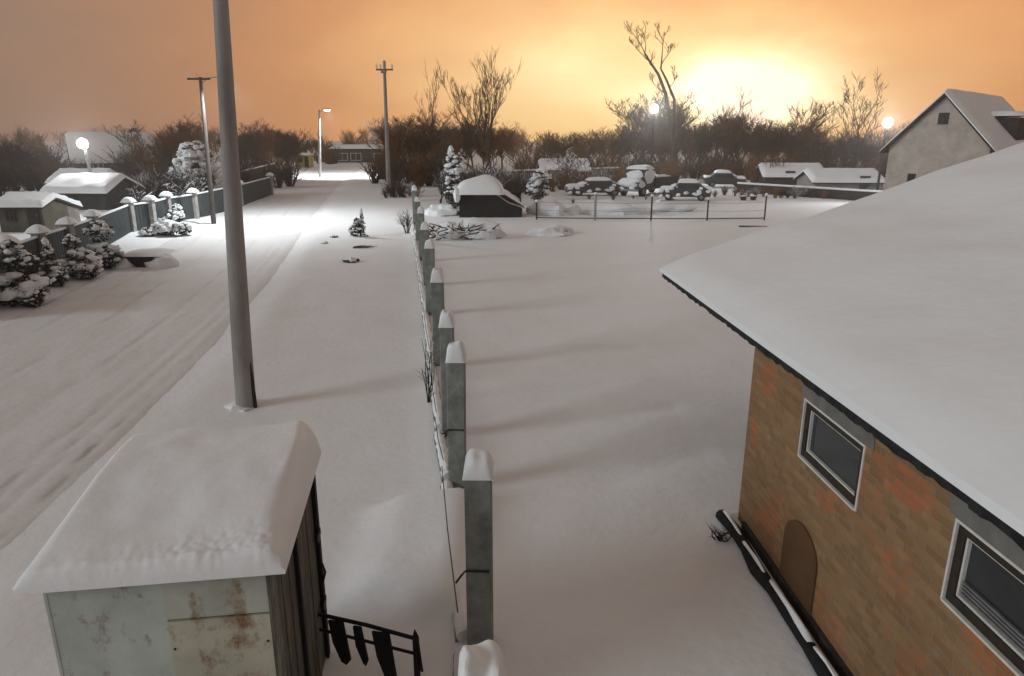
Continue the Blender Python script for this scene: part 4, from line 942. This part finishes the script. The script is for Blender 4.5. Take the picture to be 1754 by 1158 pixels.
# undergrowth below those woods, frosted bushes in the lots
bprot = [twiggy('bush', 'x', Vector((0, 0, -50)), 1.6, .7, 60+k, ('bark', 'bark_brown', 'twig_frost')[k], 26, r0=.024) for k in range(3)]
bused = set()
def bush(kind, px, Y, s, lab, grp):
    loc = far(px, Y); o = bprot[kind]
    if kind not in bused: bused.add(kind)
    else: o = o.copy(); COL.objects.link(o)
    o.location = loc; o.scale = (s*1.2, s*1.2, s); o.rotation_euler = (0, 0, rw.uniform(0, 6)); o['label'] = lab; o['group'] = grp
for (x0, x1, d0, d1, n, sc, kinds, lab, grp) in [
 (640, 760, 72, 90, 16, 2.0, (0, 0, 1), 'dark bush at the foot of the brown wood right of the pale pole', 'bushes under the brown wood'),
 (880, 1110, 82, 98, 22, 1.8, (0, 1, 1), 'dark bush under the low wood left of the lamp mast', 'bushes under the low wood'),
 (1110, 1330, 80, 95, 20, 1.9, (0, 1, 1), 'dark bush below the tallest tree and the glow', 'bushes below the tallest tree'),
 (1330, 1560, 84, 98, 18, 1.9, (0, 1, 1), 'dark bush under the wood left of the neighbour house', 'bushes left of the neighbour house'),
 (760, 905, 56, 72, 26, 1.35, (2, 2, 0), 'frosted grey bush behind the lean-to', 'frosted bushes behind the lean-to'),
 (905, 1065, 66, 78, 24, 1.15, (2, 2, 1), 'frosted bush behind the long parked car', 'frosted bushes behind the long car'),
 (235, 350, 52, 66, 16, 1.5, (0, 2, 0), 'dark bush behind the metal fence near the second pole', 'bushes behind the metal fence'),
 (395, 500, 70, 108, 20, 1.5, (0, 0, 2), 'dark bush lining the left of the street beyond the near pole', 'bushes lining the street'),
 (-20, 110, 62, 100, 26, 2.0, (0, 1, 0), 'dark brown bush under the wood at the left edge', 'bushes at the left edge'),
 (215, 350, 66, 98, 30, 2.2, (0, 1, 0), 'dark tall bush in the wood behind the metal fence', 'tall bushes behind the metal fence'),
 (400, 502, 100, 128, 24, 2.2, (0, 1, 0), 'dark bush under the wood between the poles', 'bushes under the wood between the poles'),
 (548, 580, 140, 160, 6, 2.2, (0, 1, 0), 'dark bush left of the far end barn', 'bushes at the far barn'),
 (60, 235, 62, 74, 16, 1.6, (0, 0, 1), 'dark bush around the snow roofed farmhouse', 'bushes around the farmhouse'),
 (1225, 1530, 60, 64, 22, .55, (2, 0, 1), 'low weedy bush before the dark board fence right of the car', 'weedy bushes at the board fence'),
 (930, 1230, 50, 62, 9, .27, (2, 0, 0), 'low dead weed clump in the snowy lot by the wire fence', 'dead weeds in the lot'),
 (655, 720, 58, 68, 8, .8, (2, 0, 2), 'low bush at the foot of the pale utility pole', 'bushes at the pale pole')]:
    for i in range(n): bush(kinds[rw.randrange(3)], x0+(x1-x0)*(i+rw.uniform(.1, .9))/n, rw.uniform(d0, d1), sc*rw.uniform(.7, 1.25), lab, grp)
# snow laden trees
shrub('snowy_evergreen', 'greenish snow laden evergreen left behind the lean-to', far(778, 52), [(0, 0, 1.3, .8, 1.2, 0), (.2, 0, 2.7, .75, 1.0, 0), (-.2, .1, 3.6, .5, .8, 1)], 31, snowiness=1.6, dens=1.4)
shrub('snowy_shrub', 'snow speckled round shrub between lean-to and long parked car', far(922, 58), [(0, 0, .9, .9, .9, 0), (.3, 0, 1.8, .7, .7, 0)], 32, snowiness=1.6)
shrub('snowy_tree', 'rounded snow laden tree behind the metal fence, left of the second pole', far(332, 62), [(0, 0, 2.0, 1.6, 1.6, 0), (.3, 0, 3.6, 1.2, 1.0, 0)], 33, snowiness=1.5, cat='tree')
bare_tree('snowy_bare_tree', 'low snow outlined tree with wide V shaped boughs behind the metal fence', far(318, 50), 3.4, 44, 'bark_snow', 1.1, 3, .10, fork=3, n0=6, up=.25, dens=3, twig=.025)
bare_tree('snowy_bare_tree', 'small leaning snow lined tree beside the long low barn', far(232, 46), 2.6, 47, 'bark_snow', .9, 3, .09, fork=2, n0=4, up=.3, dens=2, twig=.025)
bare_tree('snowy_bare_tree', 'frosted young tree right behind the lean-to roof', far(835, 60), 3.6, 49, 'twig_frost', .7, 3, .07, fork=3, n0=6, up=.5, dens=3, twig=.018)
bare_tree('snowy_bare_tree', 'frost lined bare tree between the round shrub and the truck', far(968, 72), 4.0, 52, 'twig_frost', .9, 3, .08, fork=3, n0=7, up=.4, dens=3, twig=.02)
bare_tree('snowy_bare_tree', 'dark leaning little tree left of the lean-to by the snow pile', far(752, 56), 3.2, 57, 'bark_snow', .7, 3, .07, fork=2, n0=6, up=.5, dens=3, twig=.018)
# distant wood that closes the horizon: one mass
def treeline():
    mb = MB(); rnd = random.Random(5)
    for i in range(420):
        a = radians(-44+88*rnd.random()); R = rnd.uniform(190, 330); x, y = R*sin(a), R*cos(a); h = rnd.uniform(4.5, 8.0)*R/240
        mb.tube([(x, y, -1), (x, y, h*.6)], [.22, .12], 3, False)
        for k in range(44):
            b = rnd.uniform(0, 2*pi); z = h*rnd.uniform(.05, .75); l = h*rnd.uniform(.2, .42); p = Vector((x+rnd.gauss(0, h*.12), y, z))
            mb.tube([p, p+Vector((cos(b)*l*.6, sin(b)*l*.6, l*.7))], [.11, .035], 3, False)
    tag(mb.build('treeline', 'bark_brown', None, False), 'distant dark wood along the horizon', 'wood', None, 'stuff')
treeline()

# ------------------------------------------------------------------ haze
HAZE = .0013
if HAZE:
    mb = MB(); mb.bx(-360, 360, -40, 345, -3, 34)
    hz = mb.build('haze', 'snow', None, False); hz.data.materials.clear()
    m = bpy.data.materials.new('haze_air'); m.use_nodes = True; t = m.node_tree; t.nodes.clear()
    v = N(t, 'ShaderNodeVolumePrincipled'); v.inputs['Density'].default_value = HAZE; v.inputs['Color'].default_value = (.95, .94, .93, 1); v.inputs['Anisotropy'].default_value = .75
    o_ = N(t, 'ShaderNodeOutputMaterial'); t.links.new(v.outputs[0], o_.inputs['Volume']); hz.data.materials.append(m); tag(hz, 'thin night haze', None, None, 'stuff')
